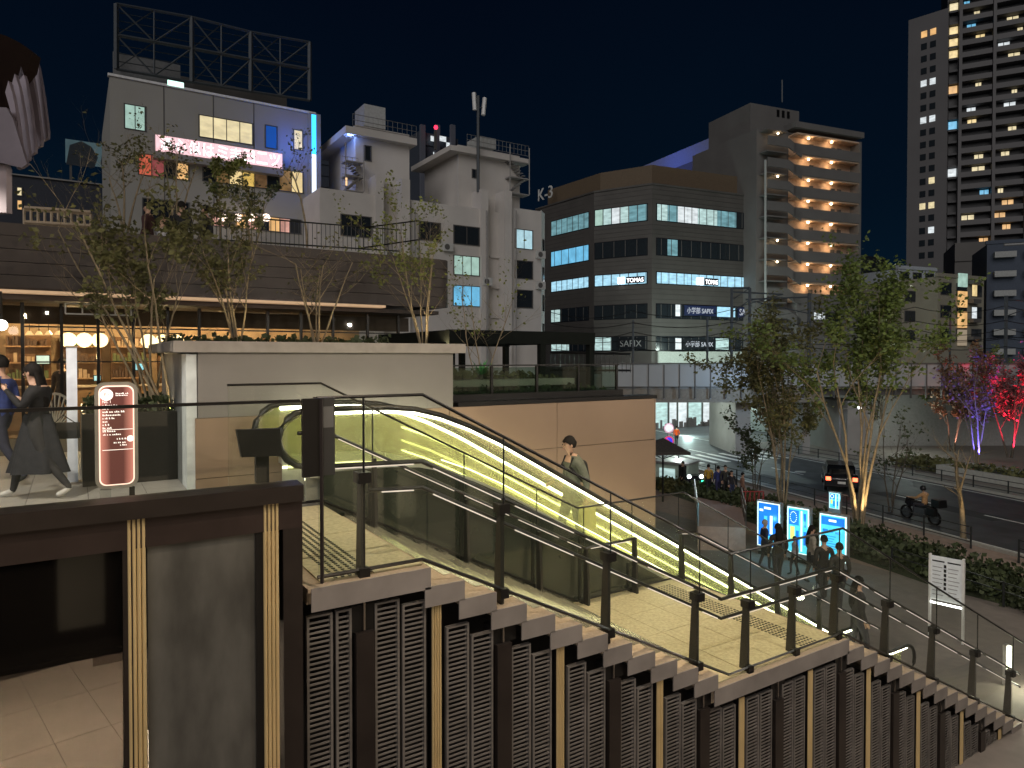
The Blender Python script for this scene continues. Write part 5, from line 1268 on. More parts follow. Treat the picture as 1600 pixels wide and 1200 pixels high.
# shops beyond the viaduct
fs = Face(1020, 72, 2600)
sp = thing('corner_shop', 'brightly lit corner shop seen under the viaduct', 'shop', tuple(atd(1020, 640, 72)))
zs1, zs0 = fs.z(1020, 628), fs.z(1020, 674); 
MB().obox(fs.o, fs.u, fs.n, fs.s(1000), fs.s(1160), -8, -.3, -7.6, zs1 + 1.5).build('wall', M_bg, sp)
MB().obox(fs.o, fs.u, fs.n, fs.s(1000), fs.s(1160), -.29, .1, -7.6, zs0).build('sill', M_bg, sp)
for px0, px1, m in ((1005, 1045, W_cool), (1047, 1059, W_pale), (1061, 1075, W_pale), (1077, 1098, W_cool), (1099, 1118, W_pale), (1121, 1134, glow('red_poster', (1, .06, .08), .9, .6, 2))):
    MB().obox(fs.o, fs.u, fs.n, fs.s(px0), fs.s(px1), -.2, -.1, zs0 + .02, zs1).build('shop_window', m, sp)
    MB().obox(fs.o, fs.u, fs.n, fs.s(px1), fs.s(px1) + .14, -.2, .05, zs0 + .01, zs1).build('mullion', M_bk, sp)
q = MB(); r = random.Random(3)
for k in range(26):
    a = fs.s(1022 + k * 3.7); q.obox(fs.o, fs.u, fs.n, a, a + r.uniform(.2, .6), -.05, .05, zs0 + .01, zs0 + r.uniform(.2, 1.3))
q.build('stock', mat('stock', (.12, .10, .10), .7), sp, kind='stuff')
lamp('POINT', tuple(atd(1075, 668, 66)), 420, (.7, 1, .95), .4)
fs = Face(1284, 74, 2600)
sp = thing('market_hall', 'pale lit interior under the viaduct between its piers', 'shop', tuple(atd(1300, 640, 74)))
MB().obox(fs.o, fs.u, fs.n, fs.s(1200), fs.s(1360), -6, 0, -7.6, fs.z(1284, 640)).build('wall', mat('hall_wall', (.36, .40, .38), .7), sp)
for px, m in ((1232, W_dk2), (1290, W_cool), (1310, W_pale), (1326, MC['red_poster'])): MB().obox(fs.o, fs.u, fs.n, fs.s(px), fs.s(px + 12), .01, .1, -6.8, fs.z(px, 650)).build('shop_window', m, sp)
lamp('POINT', tuple(atd(1290, 650, 66)), 600, (.85, 1, .95), .4)
# rail masts and wires
def mast(px, pyt, d, lab, w_=.14, tw=False, arm=0):
    p_ = atd(px, 568, d); zt2 = atd(px, pyt, d).z; t = thing('rail_mast', lab, 'mast', tuple(p_))
    MB().tube([(p_.x, p_.y, z1), (p_.x, p_.y, zt2)], w_, 6).build('pole', M_trs, t)
    if tw:
        e = p_ + RT * 1.4; MB().tube([(e.x, e.y, z1), (e.x, e.y, zt2)], w_, 6).build('pole', M_trs, t)
        MB().tube([(p_.x, p_.y, zt2), (e.x, e.y, zt2)], w_ * .7, 4).build('cross_bar', M_trs, t)
        for k in range(8):
            za = z1 + (zt2 - z1) * k / 8; MB().tube([(p_.x, p_.y, za), (e.x, e.y, za + (zt2 - z1) / 8)], .04, 3).build('lacing', M_trs, t)
    if arm:
        e = p_ + RT * arm; MB().tube([(p_.x, p_.y, zt2 - .3), (e.x, e.y, zt2 - .5)], .06, 4).build('arm', M_trs, t)
        MB().tube([(p_.x, p_.y, zt2 - 1.6), (e.x, e.y, zt2 - .5)], .04, 4).build('stay', M_trs, t)
mast(989, 500, 54, 'thin grey pole on the viaduct at the left end', .09); mast(1105, 495, 54, 'thin grey pole on the viaduct in front of the lower SAPIX sign', .09)
mast(1143, 450, 54, 'twin lattice mast on the viaduct by the office block corner', .12, True, 4); mast(1264, 458, 54, 'dark rail mast in front of the gallery stairs', .16, False, -5)
mast(1352, 470, 54, 'rail mast hidden in the tall green tree', .1); mast(1571, 462, 54, 'rail mast with cross arm at the right edge', .13, False, 3); mast(1484, 500, 54, 'slim rail mast in front of the beige flats', .08)
wr = thing('overhead_wires', 'thin overhead rail wires strung along the viaduct', 'wires', tuple(atd(1000, 540, 54)))
for (ya, yb, sag, d) in ((505, 500, 8, 53), (520, 512, 10, 54), (530, 528, 6, 55), (545, 541, 5, 53.5), (488, 476, 10, 56), (552, 522, 3, 54)):
    seg = [860, 989, 1143, 1264, 1430, 1571, 1700]; pts = []
    for a, c in zip(seg[:-1], seg[1:]):
        for i in range(6):
            t_ = i / 6; x = a + (c - a) * t_; pts.append(atd(x, ya + (yb - ya) * (x - 860) / 840 + sag * 4 * t_ * (1 - t_), d))
    MB().tube(pts, .03, 3).build('wire', M_black, wr)
# ================================================================ PEOPLE
M_skin = mat('skin', (.50, .31, .22), .5, var=.05)
M_hair = mat('hair_black', (.012, .010, .009), .45)
def cloth(name, col): return mat(name, col, .85, var=.2, scale=14, bump=.3)
def person(label, loc, heading, h=1.7, top=(.05, .05, .06), low=(.03, .03, .04), shoe=(.03, .03, .03), hair=(.012, .01, .009), pose='stand', stride=.25, bow=0.0, long_hair=False, skirt=None, arms=None, pack=None, bag=None, fingers=False, group=None, hat=None, cat='person', lean=0.0):
    """heading: direction faced (angle in the X-Y plane). arms: ((elbow),(hand)) pairs as local (right, forward, up) fractions of h"""
    t = thing('person', label, cat, tuple(loc), group)
    F = Vector((math.cos(heading), math.sin(heading), 0)); Rr = Vector((F.y, -F.x, 0)); L0 = Vector(loc)
    def W(r, f, u): return L0 + Rr * (r * h) + F * ((f + lean * max(0, u - .5)) * h) + Vector((0, 0, u * h))
    sit = pose == 'sit'; hz = .30 if sit else .52
    dz = hz - .52
    J = {}; seg = []
    def add(n, r, f, u, rad): J[n] = (Vector((r, f, u)), rad)
    add('pel', 0, 0, .53 + dz, .082); add('bel', 0, .01, .61 + dz, .080); add('che', 0, .005, .72 + dz, .090); add('uch', 0, -.005, .785 + dz, .072); add('nek', 0, .0 + bow * .3, .845 + dz, .030)
    add('hd0', 0, .012 + bow * .7, .885 + dz, .036); add('hd1', 0, .012 + bow, .93 + dz - bow * .25, .050); add('hd2', 0, .008 + bow * 1.2, .965 + dz - bow * .4, .036)
    T = [('pel', 'bel', 1), ('bel', 'che', 1), ('che', 'uch', 1), ('uch', 'nek', 0), ('nek', 'hd0', 0), ('hd0', 'hd1', 0), ('hd1', 'hd2', 0)]
    arms = arms or [((.135, -.02, .64), (.13, .04, .50)), ((-.135, -.02, .64), (-.13, .05, .50))]
    for sgn, (el, hn), k in ((1, arms[0], 'r'), (-1, arms[1], 'l')):
        add('sh' + k, sgn * .108, 0, .785 + dz, .044); add('el' + k, el[0], el[1], el[2] + dz, .033); add('wr' + k, hn[0], hn[1], hn[2] + dz, .017)
        d = (Vector(hn) - Vector(el)).normalized(); q = Vector(hn) + d * .035; add('hn' + k, q.x, q.y, q.z + dz, .017); q2 = Vector(hn) + d * .075; add('fg' + k, q2.x, q2.y, q2.z + dz, .009)
        T += [('uch', 'sh' + k, 1), ('sh' + k, 'el' + k, 1), ('el' + k, 'wr' + k, 1), ('wr' + k, 'hn' + k, 0), ('hn' + k, 'fg' + k, 0)]
        s = stride * (1 if k == 'r' else -1)
        add('hp' + k, sgn * .052, 0, .50 + dz, .064)
        if sit: add('kn' + k, sgn * .07, .25, .29, .038); add('an' + k, sgn * .07, .26, .05, .024); add('to' + k, sgn * .075, .36, .02, .019)
        else:
            add('kn' + k, sgn * .055, s * .45 + .02 + abs(s) * .1, .285, .038); fz = .0 if s > 0 else abs(s) * .12
            add('an' + k, sgn * .055, s * .85 - .01, .045 + fz, .024); add('to' + k, sgn * .062, s * .85 + .085, .018 + fz * .2, .019)
        T += [('pel', 'hp' + k, 2), ('hp' + k, 'kn' + k, 2), ('kn' + k, 'an' + k, 2), ('an' + k, 'to' + k, 3)]
    names = list(J); idx = {n: i for i, n in enumerate(names)}
    vs_ = [W(*J[n][0]) - L0 for n in names]
    me = bpy.data.meshes.new('b'); me.from_pydata([tuple(v) for v in vs_], [(idx[a], idx[b]) for a, b, _ in T], []); o = bpy.data.objects.new('b', me); C.objects.link(o)
    o.modifiers.new('s', 'SKIN'); 
    for i, n in enumerate(names):
        sv = me.skin_vertices[0].data[i]; rad = J[n][1] * h
        sv.radius = (rad, rad * (1.0 if n not in ('che', 'uch', 'bel', 'pel') else .78)); sv.use_root = (n == 'pel')
    ss = o.modifiers.new('d', 'SUBSURF'); ss.levels = 1; ss.render_levels = 1
    bpy.context.view_layer.update(); dg = bpy.context.evaluated_depsgraph_get(); m2 = bpy.data.meshes.new_from_object(o.evaluated_get(dg)); bpy.data.objects.remove(o)
    m2.materials.clear()
    nm = lambda c: 'cloth_%02d%02d%02d' % tuple(int(v * 99) for v in c)
    for m in (M_skin, cloth(nm(top), top), cloth(nm(low), low), cloth('shoe_' + nm(shoe), shoe)): m2.materials.append(m)
    segs = [(vs_[idx[a]], vs_[idx[b]], k) for a, b, k in T]
    for p in m2.polygons:
        c = p.center; best = 9; bk_ = 0
        for a, b, k in segs:
            ab = b - a; u = max(0, min(1, (c - a).dot(ab) / max(1e-9, ab.length_squared))); dd = (a + ab * u - c).length
            if dd < best: best = dd; bk_ = k
        p.material_index = bk_; p.use_smooth = True
    m2.name = 'body'; body = bpy.data.objects.new('body', m2); C.objects.link(body); body.parent = t
    # hair cap, face
    hc = W(*(J['hd1'][0] + Vector((0, -.008, .012)))); hr = .058 * h
    hd = MB(); k = 12
    b0 = 0
    for i in range(7):
        a = math.pi * i / 9
        for j in range(k):
            u = 2 * math.pi * j / k; front = math.cos(u)
            lim = a * (1 - .38 * max(0, front) ** .6); d = Rr * math.sin(u) * math.sin(lim) * .92 + F * (math.cos(u) * math.sin(lim)) * 1.05 + Vector((0, 0, math.cos(lim))) * 1.12
            hd.v.append(tuple(hc + d * hr * (1 + .05 * math.sin(5 * u + 2 * i)) ))
    for i in range(6):
        for j in range(k): j2 = (j + 1) % k; hd.f.append((i * k + j, (i + 1) * k + j, (i + 1) * k + j2, i * k + j2)); hd.m.append(0)
    if long_hair:
        b_ = len(hd.v); prof = [(.0, .055, .0), (-.02, .062, -.06), (-.035, .062, -.13), (-.045, .055, -.20), (-.05, .03, -.26)]
        for (ff, wd, zz) in prof:
            for j in range(8):
                u = 2 * math.pi * j / 8; hd.v.append(tuple(hc + Rr * (math.sin(u) * wd * h) + F * ((ff - .03 + math.cos(u) * .022) * h) + Vector((0, 0, zz * h))))
        for i in range(4):
            for j in range(8): j2 = (j + 1) % 8; hd.f.append((b_ + i * 8 + j, b_ + (i + 1) * 8 + j, b_ + (i + 1) * 8 + j2, b_ + i * 8 + j2)); hd.m.append(0)
        hd.f.append(tuple(b_ + 32 + j for j in range(8))); hd.m.append(0)
    hd.build('hair', mat('hair_%02d%02d' % (int(hair[0] * 99), int(hair[1] * 99)), hair, .8, spec=.2), t, smooth=True)
    fc = W(*J['hd1'][0]); fq = MB()
    fq.tube([fc + F * .045 * h + Vector((0, 0, .006 * h)), fc + F * .056 * h + Vector((0, 0, -.012 * h)), fc + F * .047 * h + Vector((0, 0, -.017 * h))], [.003 * h, .006 * h, .005 * h], 5)
    fq.build('nose', M_skin, t)
    for s in (-1, 1):
        e = MB(); e.ball(fc + F * .046 * h + Rr * (s * .019 * h) + Vector((0, 0, .004 * h)), .0055 * h, 6); e.build('eye', MC.get('eye_dark') or mat('eye_dark', (.02, .015, .01), .2), t)
        e = MB(); e.ball(fc + Rr * (s * .050 * h) + Vector((0, 0, -.004 * h)), .011 * h, 6, 1.4); e.build('ear', M_skin, t)
    MB().tube([fc + F * .046 * h - Rr * .012 * h + Vector((0, 0, -.032 * h)), fc + F * .049 * h + Vector((0, 0, -.031 * h)), fc + F * .046 * h + Rr * .012 * h + Vector((0, 0, -.032 * h))], .0028 * h, 4).build('mouth', mat('lips', (.35, .12, .10), .5), t)
    if fingers:
        for k in 'rl':
            hn = W(*J['hn' + k][0]); d = (W(*J['fg' + k][0]) - hn).normalized(); sd_ = d.cross(Vector((0, 0, 1))).normalized(); bd = sd_.cross(d)
            fg = MB()
            for i, L in enumerate((.040, .046, .043, .034)):
                o_ = hn + sd_ * (i - 1.5) * .010 * h + d * .012 * h; fg.tube([o_, o_ + d * L * .5 * h, o_ + d * L * .85 * h - bd * .010 * h], [.0055 * h, .005 * h, .004 * h], 5)
            o_ = hn + sd_ * .018 * h; fg.tube([o_, o_ + sd_ * .014 * h + d * .014 * h, o_ + sd_ * .014 * h + d * .030 * h], [.006 * h, .0055 * h, .004 * h], 5)
            fg.build('hand', M_skin, t, smooth=True)
    if skirt:
        c_, zt0, zb0, w0, w1 = skirt; q = MB(); k = 32; rows_ = 6
        for i in range(rows_ + 1):
            f = i / rows_; z = zt0 + (zb0 - zt0) * f; w_ = w0 + (w1 - w0) * f
            for j in range(k):
                u = 2 * math.pi * j / k; ru = 1 + .13 * f * math.sin(6 * u + 1) + .05 * f * math.sin(11 * u); q.v.append(tuple(W(math.sin(u) * w_ * .6 * ru, math.cos(u) * w_ * ru + .01, z)))
        for i in range(rows_):
            for j in range(k): j2 = (j + 1) % k; q.f.append((i * k + j, (i + 1) * k + j, (i + 1) * k + j2, i * k + j2)); q.m.append(0)
        q.build('skirt', cloth(nm(c_), c_), t, smooth=True)
    if pack:
        q = MB(); c0 = [W(r, f, u + dz) for (r, f, u) in ((-.07, -.06, .60), (.07, -.06, .60), (.075, -.14, .60), (-.075, -.14, .60), (-.065, -.05, .80), (.065, -.05, .80), (.06, -.11, .79), (-.06, -.11, .79))]
        q.v = [tuple(v) for v in c0]; q.f = [(0, 3, 2, 1), (4, 5, 6, 7), (0, 1, 5, 4), (1, 2, 6, 5), (2, 3, 7, 6), (3, 0, 4, 7)]; q.m = [0] * 6
        pk = q.build('backpack', cloth(nm(pack), pack), t); bv = pk.modifiers.new('bevel', 'BEVEL'); bv.width = .03 * h; bv.segments = 3
        for s in (-1, 1): MB().tube([W(s * .06, -.05, .80 + dz), W(s * .065, .04, .82 + dz), W(s * .07, .07, .75 + dz), W(s * .08, -.03, .64 + dz)], .011 * h, 5).build('strap', cloth(nm(pack), pack), t)
    return t, W
def feet(px, py): p = atg(px, py); return p
AX = 0.0   # heading along +X
Hl = math.atan2(-RT.y, -RT.x)                 # facing image left
Hr = math.atan2(RT.y, RT.x); Ha = math.atan2(FW.y, FW.x); Ht = Ha + math.pi
# the woman on the deck
wp_ = aty(62, 700, 9.7); wp_ = Vector((wp_.x, 9.7, DZ))
t, W = person('long-haired woman in black and a flared skirt walking left on the deck', wp_, Hl + .15, 1.58, (.012, .012, .013), (.03, .028, .03), (.6, .58, .55), bow=.035, long_hair=True, stride=.26,
    arms=[((.13, .02, .66), (.10, .16, .72)), ((-.13, .05, .67), (-.06, .19, .80))], skirt=((.02, .02, .025), .62, .19, .09, .20), fingers=True)
MB().tube([W(.12, .02, .78), W(.14, .0, .60), W(.14, -.06, .50)], .007, 4).build('bag_strap', M_black, t)
hb = thing('shoulder_bag', 'dark shoulder bag swinging behind the walking woman', 'bag', tuple(W(.12, -.14, .44)))
q = MB(); q.obox(W(.12, -.20, 0) , Vector((math.cos(Hl + .15), math.sin(Hl + .15), 0)), Vector((math.sin(Hl + .15), -math.cos(Hl + .15), 0)), 0, .24, 0, .09, W(0, 0, .42).z, W(0, 0, .54).z)
q.build('pouch', cloth('bag_dark', (.02, .02, .022)), hb); MB().tube([W(.14, -.18, .54), W(.13, -.10, .60), W(.14, -.04, .54)], .006, 4).build('handle', M_black, hb)
ph = thing('phone', 'dark phone held up in front of the walking woman', 'phone', tuple(W(-.05, .24, .82)))
q = W(-.05, .235, .80); MB().box(q.x - .006, q.x + .006, q.y - .035, q.y + .035, q.z, q.z + .14).build('case', M_black, ph); MB().box(q.x + .0065, q.x + .008, q.y - .031, q.y + .031, q.z + .006, q.z + .134).build('display', M_shaft, ph)
# the man on the escalator
zf_ = math.floor(interp(curve_rail(.93), 6.45) / .16) * .16
mp_ = Vector((6.45, 8.38, zf_))
t, W = person('man in a dark green jacket with a black backpack riding the escalator', mp_, math.pi - .15, 1.84, (.10, .11, .085), (.03, .032, .03), (.04, .04, .04), bow=.03, stride=.10,
    arms=[((.135, -.01, .64), (.12, .12, .60)), ((-.14, -.05, .64), (-.15, -.04, .50))], pack=(.015, .015, .016), fingers=True)
tb = thing('carrier_bag', 'pale yellow paper carrier bag in the hand of the man on the escalator', 'bag', tuple(W(-.16, -.04, .24)))
q = W(-.15, -.05, .44); MB().prism([(q.x - .13, q.z - .36), (q.x + .13, q.z - .36), (q.x + .11, q.z), (q.x - .11, q.z)], q.y - .06, q.y + .06, 'y').build('paper_body', mat('yellow_paper', (.62, .52, .20), .7), tb)
for s in (-.05, .05): MB().tube([(q.x - .06, q.y + s, q.z), (q.x - .03, q.y + s * .4, q.z + .09), (q.x + .03, q.y + s * .4, q.z + .09), (q.x + .06, q.y + s, q.z)], .004, 4).build('handle', M_stone, tb)
# terrace visitors above the shop
for k, (px, py, hd_, tp, lab) in enumerate(((232, 412, Hl, (.05, .02, .02), 'dark-clothed visitor in wine red sitting on the roof terrace at left'), (254, 410, Ht, (.5, .5, .55), 'visitor in a white top between two dark figures on the roof terrace'), (284, 412, Ha, (.015, .015, .015), 'broad dark figure with back turned on the roof terrace'), (322, 408, Hl, (.02, .02, .025), 'dark figure looking left at the right end of the terrace group'))):
    c = aty(px, 360, YS + 1.9); zt2 = aty(px, (318, 336, 316, 322)[k], YS + 1.9).z; person(lab, Vector((c.x, c.y, zt2 - 1.68)), hd_, 1.7, tp, (.02, .02, .02))
c = aty(2, 640, 11.0); person('person in dark blue partly cut by the left edge in front of the shop', Vector((c.x, 11.0, DZ)), Hl, 1.66, (.04, .06, .2), (.03, .03, .05))
for px, yy, lab, tp in ((98, 18.2, 'shop assistant behind the counter near the pale till screen', (.06, .05, .05)), (283, 18.0, 'customer seated by the grey block inside the shop', (.10, .09, .08))):
    c = aty(px, 600, yy); person(lab, Vector((c.x, yy, DZ)), Ht, 1.62, tp)
# street people
sp_ = (
 (1067, 770, Hl, 1.75, (.02, .02, .02), (.02, .02, .02), 'dark figure standing by the parasol', False),
 (1107, 773, Ha, 1.68, (.42, .25, .03), (.02, .02, .025), 'person in a mustard yellow jacket seen from behind', False),
 (1122, 776, Ha, 1.66, (.03, .04, .16), (.03, .03, .09), 'person in a navy coat next to the mustard jacket', False),
 (1133, 777, Ht, 1.75, (.04, .04, .035), (.02, .02, .02), 'tall person in a dark open coat facing the steps', False),
 (1143, 781, Ht, 1.55, (.02, .02, .025), (.03, .04, .09), 'short long-haired person in black, fifth from the parasol', True),
 (1160, 786, Hr, 1.6, (.25, .14, .10), (.05, .03, .03), 'person in brown beside the red barrier', False),
 (1122, 695, Hl, 1.7, (.30, .03, .03), (.03, .03, .03), 'far person in a red top walking beneath the viaduct', False),
 (1057, 697, Ha, 1.7, (.75, .10, .01), (.03, .03, .03), 'traffic guard in an orange vest by the round signs', False),
 (1366, 695, Ha, 1.7, (.02, .02, .02), (.02, .02, .02), 'dark figure standing by the pale viaduct pier', False),
 (1274, 680, Ht, 1.7, (.3, .06, .05), (.03, .03, .03), 'far person in dark red beside the viaduct pier', False))
for (px, py, hd_, h_, tp, lw, lab, lh) in sp_: person(lab, feet(px, py), hd_, h_, tp, lw, long_hair=lh, stride=.12)
for (px, dd, ty_, hd_, h_, tp, lab, lh, hr_) in (
 (1195, 23.5, 812, Hr, 1.66, (.02, .025, .05), 'grey-haired man in navy facing right in front of the left display panel', False, (.35, .33, .30)),
 (1216, 21.5, 818, Ha, 1.62, (.03, .02, .018), 'woman with long dark hair, back to us, in front of the left display panel', True, (.012, .01, .009)),
 (1242, 23.0, 838, Hl, 1.30, (.45, .42, .45), 'child in a pale top in front of the middle display panel', False, (.012, .01, .009)),
 (1268, 22.0, 821, Hr, 1.62, (.32, .28, .24), 'woman with a ponytail in beige between two display panels', True, (.012, .01, .009)),
 (1288, 20.0, 832, Ha, 1.64, (.035, .03, .028), 'stocky figure in dark brown, back turned, before the right display panel', False, (.012, .01, .009)),
 (1312, 19.0, 840, Ha, 1.66, (.05, .045, .04), 'figure in a dark grey coat at the corner of the landing glass', False, (.012, .01, .009)),
 (1341, 15.5, 893, Hr, 1.60, (.03, .028, .028), 'long-haired person walking right past the foot of the escalator', True, (.012, .01, .009))):
    g = atd(px, ty_, dd); gz = ground_z(g.x, g.y); h2 = max(1.25, min(1.95, g.z - gz)); person(lab, Vector((g.x, g.y, gz)), hd_, h2, tp, long_hair=lh, hair=hr_, stride=.1)
# ================================================================ STREET OBJECTS
M_case = mat('panel_case', (.45, .43, .44), .35, .5)
def display(px0, px1, pyt, dd, H, lab, kind, vx=-220):
    f = Face(px0, dd, vx); z1 = f.z(px0, pyt); z0 = ground_z(f.o.x, f.o.y); w_ = f.s(px1); t = thing('display_panel', lab, 'display', (f.o.x, f.o.y, z0))
    MB().obox(f.o, f.u, f.n, -.06, w_ + .06, -.22, -.01, z0 + .12, z1 + .06).build('case', M_case, t); MB().obox(f.o, f.u, f.n, 0, w_, -.2, -.02, z0, z0 + .12).build('plinth', M_black, t)
    ga = glow('panel_cyan', (.10, .72, .95), 1.25, .35, 2); gb = glow('panel_blue', (.02, .22, .85), 1.2, .3, 3); gw = glow('panel_white', (.8, 1, 1), 1.5); gy = glow('panel_yellow', (.75, .95, .2), 1.2)
    H_ = z1 - (z0 + .35); zb = z0 + .35
    def r_(nm, a, c, u0, u1, m, o1=.012): MB().obox(f.o, f.u, f.n, a * w_, c * w_, .0 if o1 < .015 else .0125, o1, zb + u0 * H_, zb + u1 * H_).build(nm, m, t)
    r_('lit_edge', -.03, 1.03, -.01, 1.01, gw, .004)
    if kind == 0:
        r_('poster', .02, .98, .01, .99, gb); 
        for a, c, u0, u1, m in ((.30, .45, .25, .70, ga), (.58, .70, .30, .72, gw), (.25, .75, .1, .25, ga), (.3, .62, .86, .91, gw), (.08, .25, .80, .85, gw)): r_('print', a, c, u0, u1, m, .018)
    elif kind == 1:
        r_('poster', .02, .98, .01, .99, ga)
        for a, c, u0, u1, m in ((.04, .55, .62, .95, gb), (.12, .34, .3, .58, gy), (.64, .72, .05, .95, gw), (.78, .9, .6, .9, gb), (.40, .55, .15, .5, gb), (.78, .92, .2, .5, gb)): r_('print', a, c, u0, u1, m, .018)
        q = MB(); cx = .28 * w_
        for j in range(16): an = 2 * math.pi * j / 16; q.obox(f.o, f.u, f.n, cx + .16 * w_ * math.cos(an) - .012, cx + .16 * w_ * math.cos(an) + .012, .0185, .022, zb + .79 * H_ + .12 * H_ * math.sin(an) - .012, zb + .79 * H_ + .12 * H_ * math.sin(an) + .02)
        q.build('round_print', gw, t)
    else:
        r_('poster', .02, .98, .01, .99, ga)
        r_('header', .04, .96, .78, .96, gb, .018)
        for a, c, u0, u1, m in ((.34, .64, .86, .91, gw), (.1, .3, .62, .68, gb), (.38, .5, .62, .68, gb), (.6, .8, .6, .66, gb)) + tuple((.08, .5 + .06 * (i % 5), .14 + .055 * i, .155 + .055 * i, gb) for i in range(8)): r_('print', a, c, u0, u1, m, .022)
    c = f.o + f.u * w_ / 2 + f.n * .5; lamp('POINT', (c.x, c.y, zb + H_ * .6), 9, (.2, .8, 1), .3)
display(1186, 1220, 784, 26, 2, 'leftmost cyan lit display panel with two figures on blue', 0); display(1233, 1266, 792, 25.2, 2, 'middle cyan lit display panel with a round emblem and yellow block', 1)
display(1284, 1325, 803, 24.4, 2, 'rightmost big cyan lit display panel with a dark blue header', 2); display(1298, 1314, 770, 33, 2, 'small narrow cyan display panel standing farther back by the green tree', 1)
# notice board
f = Face(1458, 17.5, -260); z1 = f.z(1458, 868); z0 = f.z(1458, 936); w_ = f.s(1509); t = thing('notice_board', 'white notice board with black squares and a glowing bar beneath it', 'notice board', (f.o.x, f.o.y, ground_z(f.o.x, f.o.y)))
gz = ground_z(f.o.x, f.o.y)
MB().obox(f.o, f.u, f.n, 0, w_, -.05, 0, z0, z1).build('board', mat('board_white', (.62, .63, .62), .4, emit=(.8, .9, 1), es=.10), t)
for s in (-.05, w_ ): MB().obox(f.o, f.u, f.n, s, s + .05, -.08, .02, gz, z1 + .04).build('frame_post', M_white, t)
MB().obox(f.o, f.u, f.n, .0, w_, .0, .04, z0 - .09, z0 - .05).build('light_bar', glow('bar_light', (1, 1, .95), 6), t)
for i in range(8):
    for a, c in ((.05, .40), (.56, .92)):
        MB().obox(f.o, f.u, f.n, w_ * a, w_ * (c - .03 * (i * 7 % 4)), .001, .006, z0 + (z1 - z0) * (.12 + .09 * i), z0 + (z1 - z0) * (.135 + .09 * i)).build('text_line', M_bg, t)
for i in range(6): MB().obox(f.o, f.u, f.n, w_ * .42, w_ * .50, .001, .008, z0 + (z1 - z0) * (.26 + .1 * i), z0 + (z1 - z0) * (.33 + .1 * i)).build('black_square', M_black, t)
for a, c in ((.04, .44), (.54, .96)): MB().obox(f.o, f.u, f.n, w_ * a, w_ * c, .001, .008, z0 + (z1 - z0) * .88, z0 + (z1 - z0) * .91).build('heading_rule', M_black, t)
# upright LED light at the foot of the stairs
c = aty(1577, 1010, 5.6); d_ = aty(1577, 1092, 5.6); t = thing('light_column', 'upright white LED light post behind the glass at the right edge', 'lamp', (c.x, 5.6, ground_z(c.x, 5.6)))
box('lit_tube', glow('led_post', (1, 1, .72), 5), t, c.x - .05, c.x + .05, 5.58, 5.62, d_.z, c.z); box('housing', M_case, t, c.x - .06, c.x + .06, 5.621, 5.68, ground_z(c.x, 5.6), c.z + .02)
lamp('POINT', (c.x - .1, 5.3, c.z - .3), 22, (1, 1, .75), .2)
# car
def P2(o, u, n, a, b, z): p = o + u * a + n * b; return (p.x, p.y, z)
cp = atg(1311, 762); u = vpdir(1230); n = Vector((u.y, -u.x, 0)); n = n if n.dot(RT) > 0 else -n
t = thing('parked_car', 'dark hatchback with red tail lights stopped behind the tall green tree', 'car', tuple(cp)); o_ = cp - u * 2.0
M_car = mat('car_paint', (.02, .02, .025), .18, .3, spec=.8); M_cgl = mat('car_glass', (.01, .012, .014), .05, spec=.9)
side_ = [(0, .35), (0, .85), (.12, 1.0), (.25, 1.05), (3.9, .95), (4.15, .75), (4.2, .35)]; cab = [(.22, 1.04), (.55, 1.48), (2.3, 1.5), (3.1, 1.0)]
def exs(nm, pf, b0, b1, m, ins=0):
    q = MB(); k = len(pf); q.v = [P2(o_, u, n, a, b0, cp.z + z) for a, z in pf] + [P2(o_, u, n, a, b1, cp.z + z) for a, z in pf]
    q.f = [tuple(range(k)), tuple(range(k, 2 * k))[::-1]] + [(i, i + k, (i + 1) % k + k, (i + 1) % k) for i in range(k)]; q.m = [0] * len(q.f); ob = q.build(nm, m, t)
    bv = ob.modifiers.new('bevel', 'BEVEL'); bv.width = .06; bv.segments = 2; return ob
exs('body', side_, -.85, .85, M_car); exs('cabin', cab, -.72, .72, M_cgl); exs('roof', [(.55, 1.485), (2.3, 1.505), (2.25, 1.54), (.62, 1.52)], -.68, .68, M_car)
for a in (.75, 3.4):
    for b_ in (-.86, .72):
        w0 = P2(o_, u, n, a, b_, cp.z + .32); w1 = P2(o_, u, n, a, b_ + .15, cp.z + .32); wh = MB().tube([w0, w1], .31, 16).build('wheel', M_black, t); MB().tube([P2(o_, u, n, a, b_ - .01, cp.z + .32), P2(o_, u, n, a, b_ + .16, cp.z + .32)], .18, 10).build('rim', M_case, wh)
for b_ in (-.8, .55): MB().obox(o_ + n * b_, u, n, -.03, .02, 0, .25, cp.z + .72, cp.z + .92).build('tail_light', glow('tail_red', (1, .12, .05), 5), t)
MB().obox(o_ + n * -.2, u, n, -.035, .0, 0, .4, cp.z + .55, cp.z + .68).build('number_plate', M_white, t)
MB().obox(o_ + n * -.62, u, n, .2, .28, 0, 1.24, cp.z + 1.08, cp.z + 1.36).build('rear_window', M_cgl, t)
